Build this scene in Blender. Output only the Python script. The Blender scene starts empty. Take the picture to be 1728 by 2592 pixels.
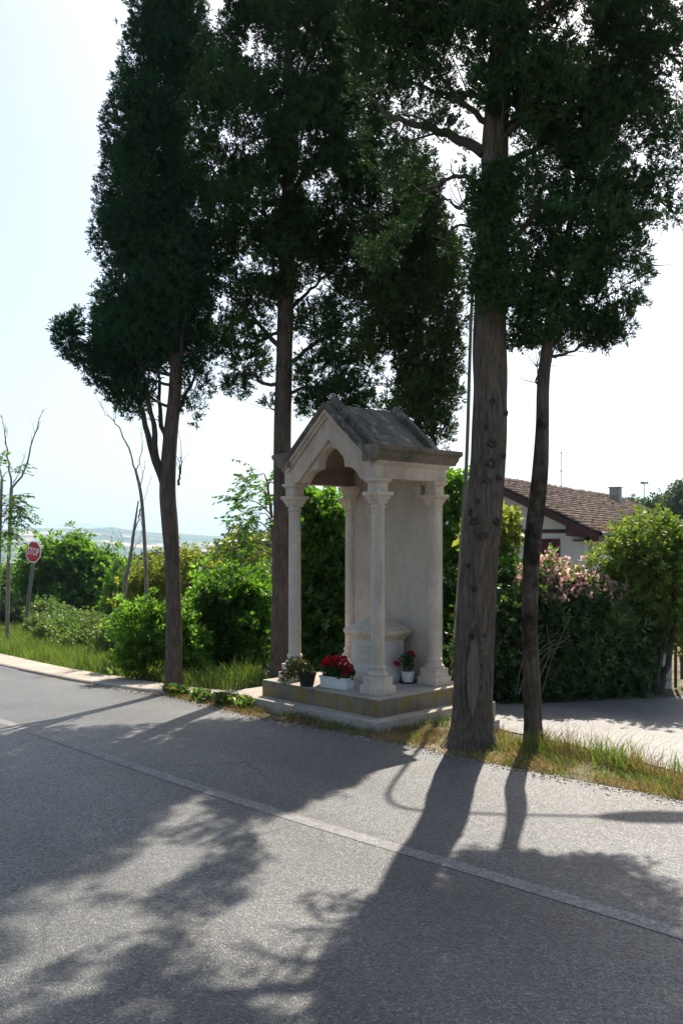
import bpy, math, random
import numpy as np
from mathutils import Vector, Matrix
PI = math.pi
sc = bpy.context.scene
# ---------------------------------------------------------------- camera, sky, sun, exposure
cam_d = bpy.data.cameras.new('camera'); cam = bpy.data.objects.new('camera', cam_d)
sc.collection.objects.link(cam); sc.camera = cam
cam.location = (0, 0, 1.7); cam.rotation_euler = (PI/2, 0, 0)
cam_d.sensor_fit = 'VERTICAL'; cam_d.sensor_height = 36; cam_d.lens = 36*2300/2592
cam_d.shift_y = 71/2592; cam_d.clip_end = 40000; cam_d.clip_start = .05
SUN_AZ, SUN_EL = math.radians(16.5), math.radians(49)      # azimuth from +Y towards +X
w = bpy.data.worlds.new('World'); sc.world = w; w.use_nodes = True
wn = w.node_tree; bg = wn.nodes['Background']
sky = wn.nodes.new('ShaderNodeTexSky'); sky.sky_type = 'NISHITA'; sky.sun_disc = False
sky.sun_elevation = SUN_EL; sky.sun_rotation = SUN_AZ; sky.air_density = 1.0; sky.dust_density = 3.0; sky.ozone_density = 1.0
wn.links.new(sky.outputs[0], bg.inputs[0]); bg.inputs[1].default_value = 0.085
sl = bpy.data.lights.new('sun', 'SUN'); so = bpy.data.objects.new('sun', sl); sc.collection.objects.link(so)
sl.energy = 5.0; sl.angle = math.radians(.55); sl.color = (1, .92, .80)
sdir = Vector((math.sin(SUN_AZ)*math.cos(SUN_EL), math.cos(SUN_AZ)*math.cos(SUN_EL), math.sin(SUN_EL)))
so.rotation_euler = sdir.to_track_quat('Z', 'Y').to_euler(); so.location = sdir*50
sc.view_settings.view_transform = 'Standard'; sc.view_settings.look = 'None'
sc.view_settings.exposure = 0.90; sc.view_settings.gamma = 1; sc.view_settings.use_curve_mapping = False
sc.cycles.max_bounces = 8; sc.cycles.diffuse_bounces = 3; sc.cycles.glossy_bounces = 2
sc.cycles.transmission_bounces = 4; sc.cycles.volume_bounces = 1; sc.cycles.transparent_max_bounces = 4
# ---------------------------------------------------------------- tables (metres, world axes)
ROAD_EDGE=[(2.235,5.95),(2.034,6.18),(1.77,6.4),(1.478,6.59),(1.28,6.75),(1.082,6.99),(0.756,7.37),(0.528,7.59),(-0.221,8.32),(-0.859,8.82),(-1.633,9.99),(-2.214,11.02),(-2.584,11.43),(-3.743,12.87),(-6.375,16.97)]
CENTRE=[(1.473,3.92),(1.172,4.24),(0.776,4.66),(0.375,5.01),(0.081,5.16),(-0.357,5.58),(-1.04,6.36),(-1.543,6.8),(-1.816,7.09),(-2.445,7.8),(-3.422,9.11)]
STRIP_UP=[(-7.596,20.22),(-4.749,15.65),(-3.131,13.26),(-2.379,12.13),(-1.977,11.57),(-1.362,10.8),(-1.096,10.59),(-0.783,10.35)]
STRIP_LO=[(-6.375,16.97),(-3.851,13.24),(-2.629,11.63),(-2.25,11.2),(-1.705,10.43),(-1.28,10.15),(-0.956,9.82),(-0.677,9.5)]
SIDE_ROAD=[(1.182,9.85),(1.621,9.51),(2.237,9.6),(2.956,9.77),(3.573,9.95),(4.245,10.43),(5.772,10.74),(3.364,6.26),(2.491,6.63),(2.191,7.24),(1.82,7.81),(1.415,8.22),(1.206,8.78)]
VERGE=[(-2.196,10.93),(-1.633,9.99),(-0.859,8.82),(-0.221,8.32),(0.528,7.59),(0.842,7.28),(1.082,6.99),(1.77,6.4),(2.235,5.95),(2.448,5.71),(2.727,6.36),(2.449,6.52),(2.17,7.17),(1.73,7.71),(1.393,8.09),(1.201,8.74),(0.68,8.88),(0.313,8.37),(-0.248,8.9),(-0.956,9.82),(-1.552,10.38)]
BANK=[(-8.939,22.25),(-7.596,20.22),(-4.749,15.65),(-3.131,13.26),(-2.379,12.13),(-1.362,10.8),(-1.096,10.59),(-0.867,11.46),(-1.326,13.62),(-2.556,14.92),(-3.522,17.96),(-5.552,22.64),(-9.543,30.74),(-18.948,50.44),(-23.847,59.36)]
T1_TRUNK=[(-2.073,11.21,-0.21,0.1235),(-2.073,11.21,-0.097,0.1074),(-2.063,11.21,0.574,0.0967),(-2.079,11.21,1.38,0.094),(-2.116,11.21,1.917,0.1021),(-2.143,11.21,2.347,0.1021),(-2.106,11.21,2.991,0.0913),(-2.052,11.21,3.529,0.0806),(-2.036,11.21,4.173,0.0752),(-2.063,11.21,5.14,0.0591),(-2.089,11.21,6.751,0.043),(-2.116,11.21,8.363,0.0269),(-2.089,11.21,10.78,0.0107)]
T1_LIMBS=[([(-2.181,11.21,2.347),(-2.363,11.235,2.887),(-2.476,11.26,3.321),(-2.671,11.285,3.811),(-2.829,11.31,4.304)],0.05),([(-2.17,11.21,2.239),(-2.27,11.173,2.773),(-2.316,11.135,3.196),(-2.414,11.098,3.723),(-2.512,11.06,4.352)],0.05),([(-2.127,11.21,2.777),(-2.237,11.277,3.161),(-2.277,11.343,3.659),(-2.373,11.41,4.327)],0.04),([(-2.009,11.21,2.374),(-1.977,11.21,2.535),(-1.971,11.21,2.723)],0.018),([(-2.041,11.21,3.26),(-1.872,11.36,3.662),(-1.704,11.51,4.019)],0.028),([(-2.465,11.21,3.314),(-2.765,11.227,3.746),(-3.146,11.243,4.019),(-3.367,11.26,4.238)],0.03),([(-2.063,11.21,3.367),(-1.955,11.06,4.034),(-1.851,10.91,4.786)],0.04)]
T1_LOBES=[(-2.089,11.21,10.511,0.188,0.752,1),(-2.116,11.21,9.652,0.242,0.806,1),(-2.127,11.21,8.792,0.322,0.806,1),(-2.127,11.21,8.094,0.457,0.698,1),(-2.213,11.21,7.396,0.564,0.752,1),(-2.277,11.21,6.644,0.618,0.806,1),(-2.331,11.21,5.892,0.688,0.806,1),(-2.347,11.21,5.408,0.698,0.564,1),(-2.044,11.11,4.95,0.612,0.639,1),(-2.439,11.21,4.495,0.618,0.618,1),(-2.65,11.31,4.141,0.488,0.515,1),(-2.038,11.31,4.412,0.406,0.623,1),(-2.841,11.21,3.797,0.295,0.349,1),(-2.6,11.21,3.502,0.269,0.269,1),(-3.405,11.21,4.227,0.134,0.215,1),(-3.271,11.21,4.361,0.081,0.204,1),(-3.217,11.21,3.985,0.188,0.129,1),(-1.81,11.31,3.653,0.228,0.325,0.45),(-1.848,11.21,3.287,0.15,0.172,0.4),(-1.702,11.31,4.087,0.173,0.325,0.35)]
T2_TRUNK=[(-0.77,11.4,-0.209,0.1366),(-0.759,11.4,0.828,0.1202),(-0.743,11.4,1.921,0.1147),(-0.743,11.4,3.013,0.1092),(-0.721,11.4,3.833,0.1038),(-0.699,11.4,4.652,0.0983),(-0.677,11.4,5.744,0.0874),(-0.65,11.4,6.837,0.0655),(-0.677,11.4,8.476,0.0437),(-0.732,11.4,10.114,0.0218)]
T2_LIMBS=[([(-0.759,11.4,4.106),(-0.996,11.3,4.355),(-1.256,11.2,4.627),(-1.457,11.1,4.76)],0.035),([(-0.787,11.4,3.641),(-1.002,11.367,3.674),(-1.135,11.333,3.777),(-1.375,11.3,3.679)],0.028),([(-0.677,11.4,3.887),(-0.352,11.467,4.175),(-0.077,11.533,4.355),(0.145,11.6,4.593)],0.032),([(-0.677,11.4,3.532),(-0.402,11.333,3.603),(-0.076,11.267,3.565),(0.086,11.2,3.446)],0.025),([(-0.705,11.4,4.543),(-0.356,11.6,4.926),(-0.023,11.8,5.321)],0.03),([(-0.705,11.4,5.198),(-1.09,11.15,5.549),(-1.431,10.9,5.933)],0.04),([(-0.677,11.4,6.018),(-0.242,11.5,6.606),(0.089,11.6,7.149)],0.04),([(-0.677,11.4,6.837),(-1.138,11.1,7.234),(-1.47,10.8,7.394)],0.04),([(-0.677,11.4,7.11),(-0.354,11.55,7.901),(-0.135,11.7,8.542)],0.04),([(-0.787,11.4,4.324),(-1.129,11.55,4.193),(-1.592,11.7,4.225)],0.025),([(-0.787,11.4,3.314),(-0.896,11.4,3.368),(-0.94,11.4,3.423)],0.014)]
T2_LOBES=[(-0.732,11.4,10.278,0.655,1.092,1),(-0.677,11.4,8.913,0.819,1.038,1),(-1.087,11.4,8.148,0.41,0.546,1),(0.087,11.4,8.312,0.601,0.71,1),(0.251,11.4,9.131,0.601,0.819,1),(0.251,11.4,7.656,0.492,0.601,1),(0.197,11.4,6.892,0.437,0.601,1),(0.251,11.4,6.127,0.328,0.492,1),(-0.459,11.4,7.82,0.874,0.819,1),(-1.483,10.9,7.291,0.366,0.444,1),(-1.159,10.8,6.67,0.673,0.673,1),(-0.451,11.2,6.586,0.805,0.805,1),(-1.55,11.0,6.13,0.422,0.527,1),(-0.979,11.1,5.798,0.798,0.585,1),(-0.131,11.4,5.854,0.574,0.655,1),(-1.578,11.2,5.351,0.429,0.402,0.7),(-0.732,11.4,5.253,0.655,0.41,1),(-1.06,11.4,4.816,0.519,0.218,0.7),(-1.305,11.4,4.324,0.437,0.246,0.55),(-1.606,11.6,4.204,0.25,0.195,0.5),(-1.152,11.5,3.934,0.358,0.193,0.5),(-1.305,11.4,3.641,0.208,0.12,0.6),(-0.268,11.4,4.433,0.355,0.273,0.7),(0.033,11.5,4.182,0.386,0.303,0.75),(-0.24,11.4,3.778,0.41,0.3,0.6),(0.087,11.4,4.707,0.328,0.328,0.8),(0.032,11.3,3.516,0.406,0.217,0.6),(-0.377,11.4,3.396,0.218,0.164,0.7),(0.306,11.4,3.942,0.218,0.273,0.6),(0.251,11.4,3.341,0.218,0.164,0.5),(-0.907,11.4,3.423,0.076,0.066,0.6),(0.087,11.4,5.253,0.382,0.382,0.8)]
T3_TRUNK=[(0.909,10.9,-0.387,0.047),(0.909,10.9,3.217,0.0418),(0.893,10.9,4.522,0.0313),(0.867,10.9,5.985,0.0157)]
T3_LOBES=[(0.893,10.9,5.776,0.313,0.47,1),(0.919,10.9,5.358,0.418,0.522,1),(0.815,10.9,4.94,0.522,0.522,1),(0.919,10.9,4.418,0.548,0.522,1),(1.05,10.9,3.896,0.418,0.47,1),(0.971,10.9,3.478,0.46,0.339,1),(0.893,10.9,3.165,0.392,0.235,0.7),(1.154,10.9,3.034,0.198,0.235,0.7),(0.554,10.9,4.366,0.313,0.392,0.7),(0.501,10.9,4.784,0.366,0.392,0.8),(0.397,10.9,5.254,0.261,0.313,0.7),(0.449,10.9,4.105,0.287,0.313,0.6),(1.128,10.9,4.94,0.313,0.47,1),(0.527,10.9,3.687,0.209,0.235,0.5)]
T4_TRUNK=[(1.099,7.62,-0.058,0.2045),(1.099,7.62,0.059,0.1716),(1.106,7.62,0.387,0.157),(1.125,7.62,0.935,0.1533),(1.154,7.62,1.482,0.1497),(1.198,7.62,2.03,0.1497),(1.234,7.62,2.505,0.146),(1.249,7.62,2.943,0.1387),(1.241,7.62,3.454,0.1351),(1.256,7.62,4.038,0.1241),(1.282,7.62,4.586,0.1168),(1.282,7.62,5.024,0.1095),(1.307,7.62,5.499,0.0949),(1.336,7.62,6.046,0.0803),(1.373,7.62,6.777,0.0584),(1.409,7.62,7.872,0.0219)]
T4_LIMBS=[([(1.19,7.62,4.944),(1.016,7.68,5.08),(0.801,7.74,5.195),(0.583,7.8,5.282),(0.399,7.86,5.385),(0.25,7.92,5.553)],0.05),([(1.209,7.62,5.207),(1.017,7.687,5.403),(0.877,7.753,5.602),(0.772,7.82,5.823)],0.03),([(1.19,7.62,4.659),(0.975,7.653,4.764),(0.796,7.687,4.703),(0.651,7.72,4.661)],0.025),([(1.172,7.62,4.44),(0.99,7.77,4.55),(0.858,7.92,4.719)],0.02),([(1.19,7.62,4.33),(0.987,7.745,4.374),(0.89,7.87,4.266)],0.018),([(1.336,7.62,5.316),(1.671,7.82,5.673),(2.021,8.02,6.044)],0.045),([(1.336,7.62,4.842),(1.757,7.87,5.133),(2.202,8.12,5.553)],0.04),([(1.263,7.62,4.038),(1.434,7.37,4.173),(1.522,7.12,4.294)],0.03),([(1.336,7.62,5.864),(1.634,7.32,5.98),(1.904,7.02,6.141)],0.04),([(1.336,7.62,6.01),(0.978,7.67,6.222),(0.651,7.72,6.399)],0.04),([(1.336,7.62,5.134),(2.085,7.687,5.569),(2.586,7.753,5.9),(2.908,7.82,5.786)],0.045),([(1.263,7.62,5.426),(0.815,7.87,5.586),(0.451,8.12,5.865)],0.03)]
T4_LOBES=[(1.336,7.62,7.762,0.548,0.621,1),(1.446,7.62,7.069,0.803,0.548,1),(0.44,7.92,6.255,0.474,0.417,1.1),(0.789,7.62,6.375,0.511,0.402,1.2),(1.142,7.92,6.255,0.361,0.417,1.0),(0.507,9.12,5.023,0.328,0.35,0.8),(0.242,9.02,5.246,0.259,0.346,0.8),(0.645,8.92,5.377,0.256,0.256,0.7),(0.38,9.22,4.662,0.221,0.265,0.6),(1.439,7.22,5.784,0.381,0.519,1),(1.92,7.62,6.01,0.511,0.548,1),(2.308,7.82,5.786,0.487,0.6,1),(1.884,7.62,5.243,0.438,0.475,1),(2.614,7.62,6.046,0.402,0.475,1),(2.908,7.82,5.598,0.3,0.45,0.8),(2.39,7.72,5.216,0.333,0.407,1),(1.529,7.32,4.402,0.351,0.386,1),(1.24,7.27,4.035,0.226,0.366,1),(1.443,7.42,3.835,0.302,0.267,1),(1.687,7.72,4.957,0.351,0.37,1),(0.254,8.02,5.737,0.211,0.288,0.7),(1.196,7.32,3.736,0.158,0.21,1),(0.668,7.92,5.591,0.417,0.266,0.55),(0.809,7.82,5.149,0.3,0.187,0.4),(0.547,7.82,4.849,0.225,0.262,0.6),(0.978,7.82,4.699,0.169,0.262,0.4),(0.884,7.82,5.936,0.337,0.262,0.7),(0.33,8.02,5.199,0.192,0.307,0.7),(1.217,7.34,3.812,0.193,0.317,0.9),(1.182,7.34,4.304,0.158,0.317,0.7),(1.252,7.34,4.726,0.141,0.246,0.4),(1.28,7.3,5.479,0.262,0.385,1.3),(1.275,7.27,5.882,0.296,0.314,1.3),(1.21,7.3,5.129,0.175,0.28,1.0),(1.245,7.3,4.849,0.192,0.245,1.0),(1.21,7.3,4.5,0.21,0.28,1.1),(1.408,7.42,5.043,0.249,0.32,1.0),(1.612,7.22,5.368,0.311,0.346,1.0),(1.095,7.72,5.549,0.185,0.222,0.5),(0.44,7.92,5.952,0.304,0.304,0.8),(0.959,7.82,4.25,0.112,0.15,0.35),(2.87,7.82,5.036,0.225,0.262,0.5)]
T5_TRUNK=[(1.621,7.62,-0.044,0.0803),(1.606,7.62,0.168,0.0694),(1.592,7.62,0.533,0.0694),(1.574,7.62,0.935,0.0657),(1.581,7.62,1.3,0.0657),(1.599,7.62,1.665,0.0694),(1.636,7.62,1.994,0.0694),(1.665,7.62,2.286,0.0657),(1.683,7.62,2.651,0.0548),(1.69,7.62,3.016,0.0511),(1.72,7.62,3.308,0.0475),(1.774,7.62,3.673,0.0402),(1.847,7.62,4.038,0.0329),(1.957,7.62,4.586,0.0256),(2.067,7.62,5.316,0.0183),(2.14,7.62,6.046,0.011)]
T5_LIMBS=[([(1.669,7.62,2.925),(1.639,7.62,3.052),(1.65,7.62,3.18)],0.014),([(1.745,7.62,3.491),(2.002,7.653,3.553),(2.269,7.687,3.525),(2.445,7.72,3.588)],0.022),([(1.829,7.62,3.965),(2.158,7.687,4.077),(2.474,7.753,4.079),(2.645,7.82,4.006)],0.022),([(1.957,7.62,4.586),(2.332,7.653,4.709),(2.6,7.687,4.648),(2.815,7.72,4.476)],0.025),([(1.774,7.62,3.673),(1.602,7.67,3.613),(1.52,7.72,3.403)],0.015)]
T5_LOBES=[(2.121,7.82,5.224,0.412,0.412,1),(2.067,7.62,4.695,0.383,0.402,1),(1.994,7.62,4.33,0.438,0.383,1),(1.847,7.62,3.892,0.438,0.31,1),(1.701,7.62,3.527,0.31,0.274,1),(1.793,7.62,3.308,0.237,0.153,1),(1.519,7.62,3.363,0.146,0.175,0.6),(2.231,7.62,3.965,0.292,0.274,1),(2.34,7.62,3.545,0.201,0.201,0.9),(2.14,7.62,3.454,0.164,0.146,0.9),(2.468,7.62,3.673,0.091,0.091,0.6),(2.395,7.62,4.203,0.183,0.201,0.8),(2.534,7.62,3.921,0.066,0.044,0.9),(2.432,7.62,4.513,0.219,0.274,0.8),(2.632,7.62,4.659,0.153,0.164,0.6),(2.815,7.72,4.476,0.104,0.141,0.5),(2.03,7.62,3.491,0.164,0.146,0.8),(2.213,7.62,3.418,0.146,0.128,0.7)]
S1=[(-8.809,24,-0.135,0.0517),(-8.763,24,1.59,0.0517),(-8.705,24,3.085,0.046)]
S1_L=[([(-8.705,24.0,3.085),(-8.786,24.0,3.775),(-8.878,24.0,4.465),(-8.97,24.0,4.982)],0.03),([(-8.682,24.0,3.085),(-8.383,24.0,3.487),(-8.234,24.0,4.005),(-8.096,24.0,4.465),(-7.981,24.0,4.81),(-7.866,24.0,5.155)],0.03),([(-8.648,24.0,3.2),(-8.441,24.0,3.66),(-8.303,24.0,4.062)],0.014),([(-8.878,24.0,4.235),(-8.832,24.0,4.522),(-8.809,24.0,4.695)],0.01),([(-8.073,24.0,4.522),(-7.958,24.0,4.752),(-8.004,24.0,4.925)],0.008),([(-8.763,24.0,1.59),(-8.556,24.0,1.935),(-8.464,24.0,2.28)],0.01)]
S2=[(-3.633,17,0.074,0.0407),(-3.657,17,1.215,0.0367),(-3.731,17,2.437,0.0326),(-3.845,17,3.007,0.0244)]
S2_L=[([(-3.845,17.0,3.007),(-3.942,17.0,3.333),(-4.187,17.0,3.821),(-4.252,17.0,3.943),(-4.431,17.0,4.066),(-4.529,17.0,4.31)],0.018),([(-3.845,17.0,3.007),(-3.747,17.0,3.21),(-3.731,17.0,3.577),(-3.739,17.0,3.821)],0.012),([(-3.763,17.0,2.681),(-3.698,17.0,3.007),(-3.665,17.0,3.21)],0.01),([(-3.731,17.0,2.437),(-3.796,17.0,2.111),(-3.877,17.0,1.785)],0.02),([(-4.252,17.0,3.943),(-4.203,17.0,4.066)],0.006),([(-3.942,17.0,3.333),(-4.008,17.0,3.536)],0.006),([(-3.723,17.0,2.355),(-3.576,17.0,2.762),(-3.551,17.0,2.925)],0.006)]
S3=[(-3.953,16.5,0.28,0.0395),(-3.921,16.5,0.913,0.0356),(-3.826,16.5,1.387,0.0316),(-3.763,16.5,1.861,0.0253),(-3.684,16.5,2.415,0.0119)]
S3_L=[([(-3.906,16.5,0.992),(-4.064,16.5,1.308),(-4.143,16.5,1.624),(-4.159,16.5,1.861)],0.012),([(-3.858,16.5,1.229),(-3.945,16.5,1.545),(-3.985,16.5,1.782)],0.01),([(-3.811,16.5,1.466),(-3.653,16.5,1.703),(-3.589,16.5,1.941)],0.008),([(-3.89,16.5,1.071),(-3.708,16.5,1.229),(-3.589,16.5,1.387)],0.008)]
LAMP=[(1.203,10,0,0.034),(1.275,10,0.935,0.033),(1.337,10,1.894,0.032),(1.351,10,2.229,0.032),(1.361,10,2.301,0.021),(1.385,10,2.852,0.02),(1.413,10,3.81,0.019),(1.437,10,4.385,0.018),(1.476,10,4.721,0.018),(1.572,10,4.96,0.018),(1.754,10,5.104,0.018),(2.233,10,5.2,0.018),(2.712,10,5.248,0.018),(2.904,10,5.257,0.018)]
LAMP_HEAD=(3.119,10,5.267)
SIGN=[(-11.071,31.67),(-10.689,31.67,1.287)]
BRAMBLE=[(-13.722,37,-1.129,0.798,0.425,1),(-12.489,36,-1.018,0.69,0.379,1),(-10.98,34,-1.03,0.733,0.391,1),(-9.417,31,-1.042,0.668,0.386,1),(-7.761,27.5,-0.93,0.593,0.369,1),(-6.371,24,-0.768,0.46,0.345,1),(-5.098,20.5,-0.555,0.393,0.314,1),(-4.174,18,-0.409,0.302,0.276,1),(-3.481,16,-0.29,0.23,0.23,1),(-9.226,29,-1.073,0.556,0.25,1),(-6.946,24,-0.94,0.517,0.207,1),(-4.952,19,-0.663,0.319,0.164,1),(-5.554,23,-0.499,0.331,0.276,1),(-7.521,24,-0.768,0.575,0.287,1),(-5.977,21,-0.66,0.503,0.221,1),(-9.284,28,-0.978,0.429,0.295,1),(-4.734,18.5,-0.468,0.355,0.222,1),(-5.862,21.5,-0.613,0.464,0.258,1),(-7.415,25,-0.81,0.539,0.299,1),(-14.041,36,-1.225,0.69,0.379,1)]
BUSHES={'round_left':[(-12.272,38,0.251,1.001,1.092,1),(-11.179,38,0.615,1.092,1.092,1),(-10.087,38,0.069,0.91,1.001,1),(-11.362,38,-0.841,1.548,0.91,1),(-12.636,38,-0.659,0.728,0.819,1),(-11.544,38,-1.57,1.639,0.728,1)],'pale_sapling':[(-8.129,34,0.241,0.57,0.733,1),(-8.455,34,-0.411,0.489,0.652,1),(-8.211,34,-1.063,0.57,0.652,1)],'far_left_low':[(-15.375,42,-0.706,1.006,0.906,1),(-15.777,42,-0.103,0.604,0.604,1),(-15.174,42,-1.511,1.006,0.805,1)],'pitto':[(-3.223,19,0.976,0.546,0.455,1),(-3.951,19,0.793,0.455,0.41,1),(-2.768,19,0.702,0.41,0.364,1),(-4.224,19,0.52,0.364,0.319,1),(-3.496,19,0.52,0.546,0.364,1)],'ivy_mound':[(-2.871,13.2,0.374,0.379,0.379,1),(-2.492,13.2,0.438,0.379,0.348,1),(-2.239,13.2,0.122,0.253,0.316,1),(-2.998,13.2,-0.005,0.253,0.19,1),(-2.112,13.2,-0.131,0.158,0.158,1),(-3.409,14.7,0.294,0.282,0.247,1),(-2.076,13.8,-0.016,0.165,0.264,1)],'dark_mid':[(-1.728,14.2,0.818,0.51,0.374,1),(-1.932,14.2,0.478,0.476,0.476,1),(-1.388,14.2,0.614,0.34,0.408,1),(-1.592,14.2,0.138,0.544,0.408,1),(-1.252,14.2,0.07,0.272,0.34,1),(-2.214,15.2,0.756,0.255,0.291,1),(-1.155,14.7,0.928,0.282,0.352,1),(-2.317,14.7,0.224,0.211,0.352,1)],'olive_mid':[(-2.361,22,1.177,0.632,0.474,1),(-1.94,22,0.756,0.474,0.527,1)],'fig_back':[(-0.145,12.6,1.944,0.423,0.362,1),(-0.326,12.6,1.461,0.362,0.423,1),(0.036,12.6,1.401,0.362,0.483,1),(-0.266,12.6,0.737,0.453,0.483,1),(0.097,12.6,0.616,0.362,0.483,1),(-0.205,12.6,0.133,0.543,0.302,1),(-0.507,12.6,2.125,0.211,0.211,1)],'laurel_back':[(1.496,12.2,2.287,0.234,0.292,1),(1.438,12.2,1.761,0.292,0.409,1),(1.526,12.2,1.176,0.263,0.468,1),(1.496,12.2,0.592,0.292,0.468,1),(1.438,12.2,0.124,0.292,0.292,1),(1.029,12.2,0.475,0.351,0.468,1)],'loquat':[(1.894,10.8,1.935,0.124,0.114,1),(1.961,10.8,1.676,0.103,0.135,1),(1.739,10.8,1.754,0.207,0.233,1)],'dark_shrub':[(1.884,10.6,1.194,0.229,0.356,1),(1.859,10.6,0.737,0.254,0.406,1),(1.859,10.6,0.28,0.254,0.406,1)],'oleander':[(2.207,10.1,1.17,0.203,0.218,1),(2.497,10.1,1.083,0.29,0.218,1),(2.836,10.1,1.049,0.266,0.218,1),(3.078,10.1,0.928,0.169,0.194,1),(2.352,10.1,0.831,0.387,0.29,1),(2.787,10.1,0.734,0.387,0.29,1),(2.497,10.1,0.444,0.436,0.29,1),(2.642,10.1,1.17,0.242,0.145,1),(2.313,10.1,1.291,0.136,0.136,1)],'round_tree':[(3.467,10.25,1.653,0.368,0.295,1),(3.124,10.25,1.457,0.246,0.246,1),(3.737,10.25,1.506,0.295,0.344,1),(3.369,10.25,1.26,0.393,0.295,1),(3.713,10.25,1.064,0.295,0.344,1),(3.59,10.25,0.916,0.196,0.172,1),(3.762,10.25,0.72,0.196,0.295,1),(3.394,10.25,0.916,0.221,0.196,1),(3.173,10.25,1.162,0.246,0.246,1)],'far_blue':[(-8.05,75,0.817,1.797,1.258,1),(-9.487,75,-0.081,1.437,1.078,1),(-6.253,75,0.637,1.797,1.617,1),(-4.456,75,0.278,2.156,1.797,1)],'far_right':[(28.979,80,4.4,1.725,1.227,1),(30.895,80,4.783,1.917,1.917,1),(26.296,80,4.208,1.533,0.69,1),(25.146,80,4.4,0.767,0.383,1)],'far_mid':[(-10.465,60,0.275,1.15,0.345,1),(-12.477,60,-0.013,1.725,0.402,1),(-15.064,60,-0.3,1.725,0.402,1),(-8.74,60,-0.013,1.15,0.431,1)]}
AIL1=[(-1.181,13.4,2.666),(-1.352,13.5,2.511),(-1.438,13.4,2.281),(-1.173,13.3,2.404),(-1.374,13.4,1.992),(-1.19,13.5,2.091),(-1.567,13.4,1.574),(-1.352,13.5,1.67),(-1.181,13.4,1.831),(-1.053,13.4,2.537),(-1.236,13.3,1.512),(-1.021,13.4,2.216),(-1.438,13.4,1.382),(-1.061,13.5,1.638),(-1.149,13.4,1.317)]
AIL1_TR=[(-0.925,13.4,-0.352,0.0385),(-0.976,13.4,0.996,0.0321),(-1.021,13.4,1.96,0.0257),(-1.104,13.4,2.602,0.0128)]
AIL2=[(-7.889,21,3.365),(-7.637,21,3.264),(-7.989,21,3.515),(-7.537,21,2.71),(-7.687,21,2.61),(-7.537,21,2.459),(-7.788,21,2.409),(-7.537,21,2.258),(-7.788,21,2.107),(-7.738,21,1.906),(-7.939,21,1.755),(-8.04,21,2.61),(-8.04,21,2.107)]
AIL2_TR=[(-7.939,21,-0.107,0.0503),(-7.889,21,1.604,0.0402),(-7.838,21,3.113,0.0302)]
HEDGE=[(1.596,9.51),(3.152,9.85)]
# ---------------------------------------------------------------- helpers
COL = sc.collection
def link(o, parent=None):
    COL.objects.link(o)
    if parent is not None: o.parent = parent
    return o
def tag(o, label=None, cat=None, group=None, kind=None):
    for k, v in (('label', label), ('category', cat), ('group', group), ('kind', kind)):
        if v: o[k] = v
    return o
def empty(name, loc=(0, 0, 0), rz=0, label=None, cat=None, group=None):
    o = bpy.data.objects.new(name, None); o.location = loc; o.rotation_euler = (0, 0, rz); o.empty_display_size = .1
    link(o); return tag(o, label, cat, group)
def np_obj(name, V, F, mat, parent=None, smooth=False):
    V = np.asarray(V, np.float32); F = np.asarray(F, np.int32)
    me = bpy.data.meshes.new(name); n, k = F.shape
    me.vertices.add(len(V)); me.vertices.foreach_set('co', V.ravel())
    me.loops.add(n*k); me.loops.foreach_set('vertex_index', F.ravel())
    me.polygons.add(n); me.polygons.foreach_set('loop_start', np.arange(0, n*k, k, dtype=np.int32))
    if smooth: me.polygons.foreach_set('use_smooth', np.ones(n, bool))
    me.update(calc_edges=True)
    if mat: me.materials.append(mat)
    return link(bpy.data.objects.new(name, me), parent)
import bmesh
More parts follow.
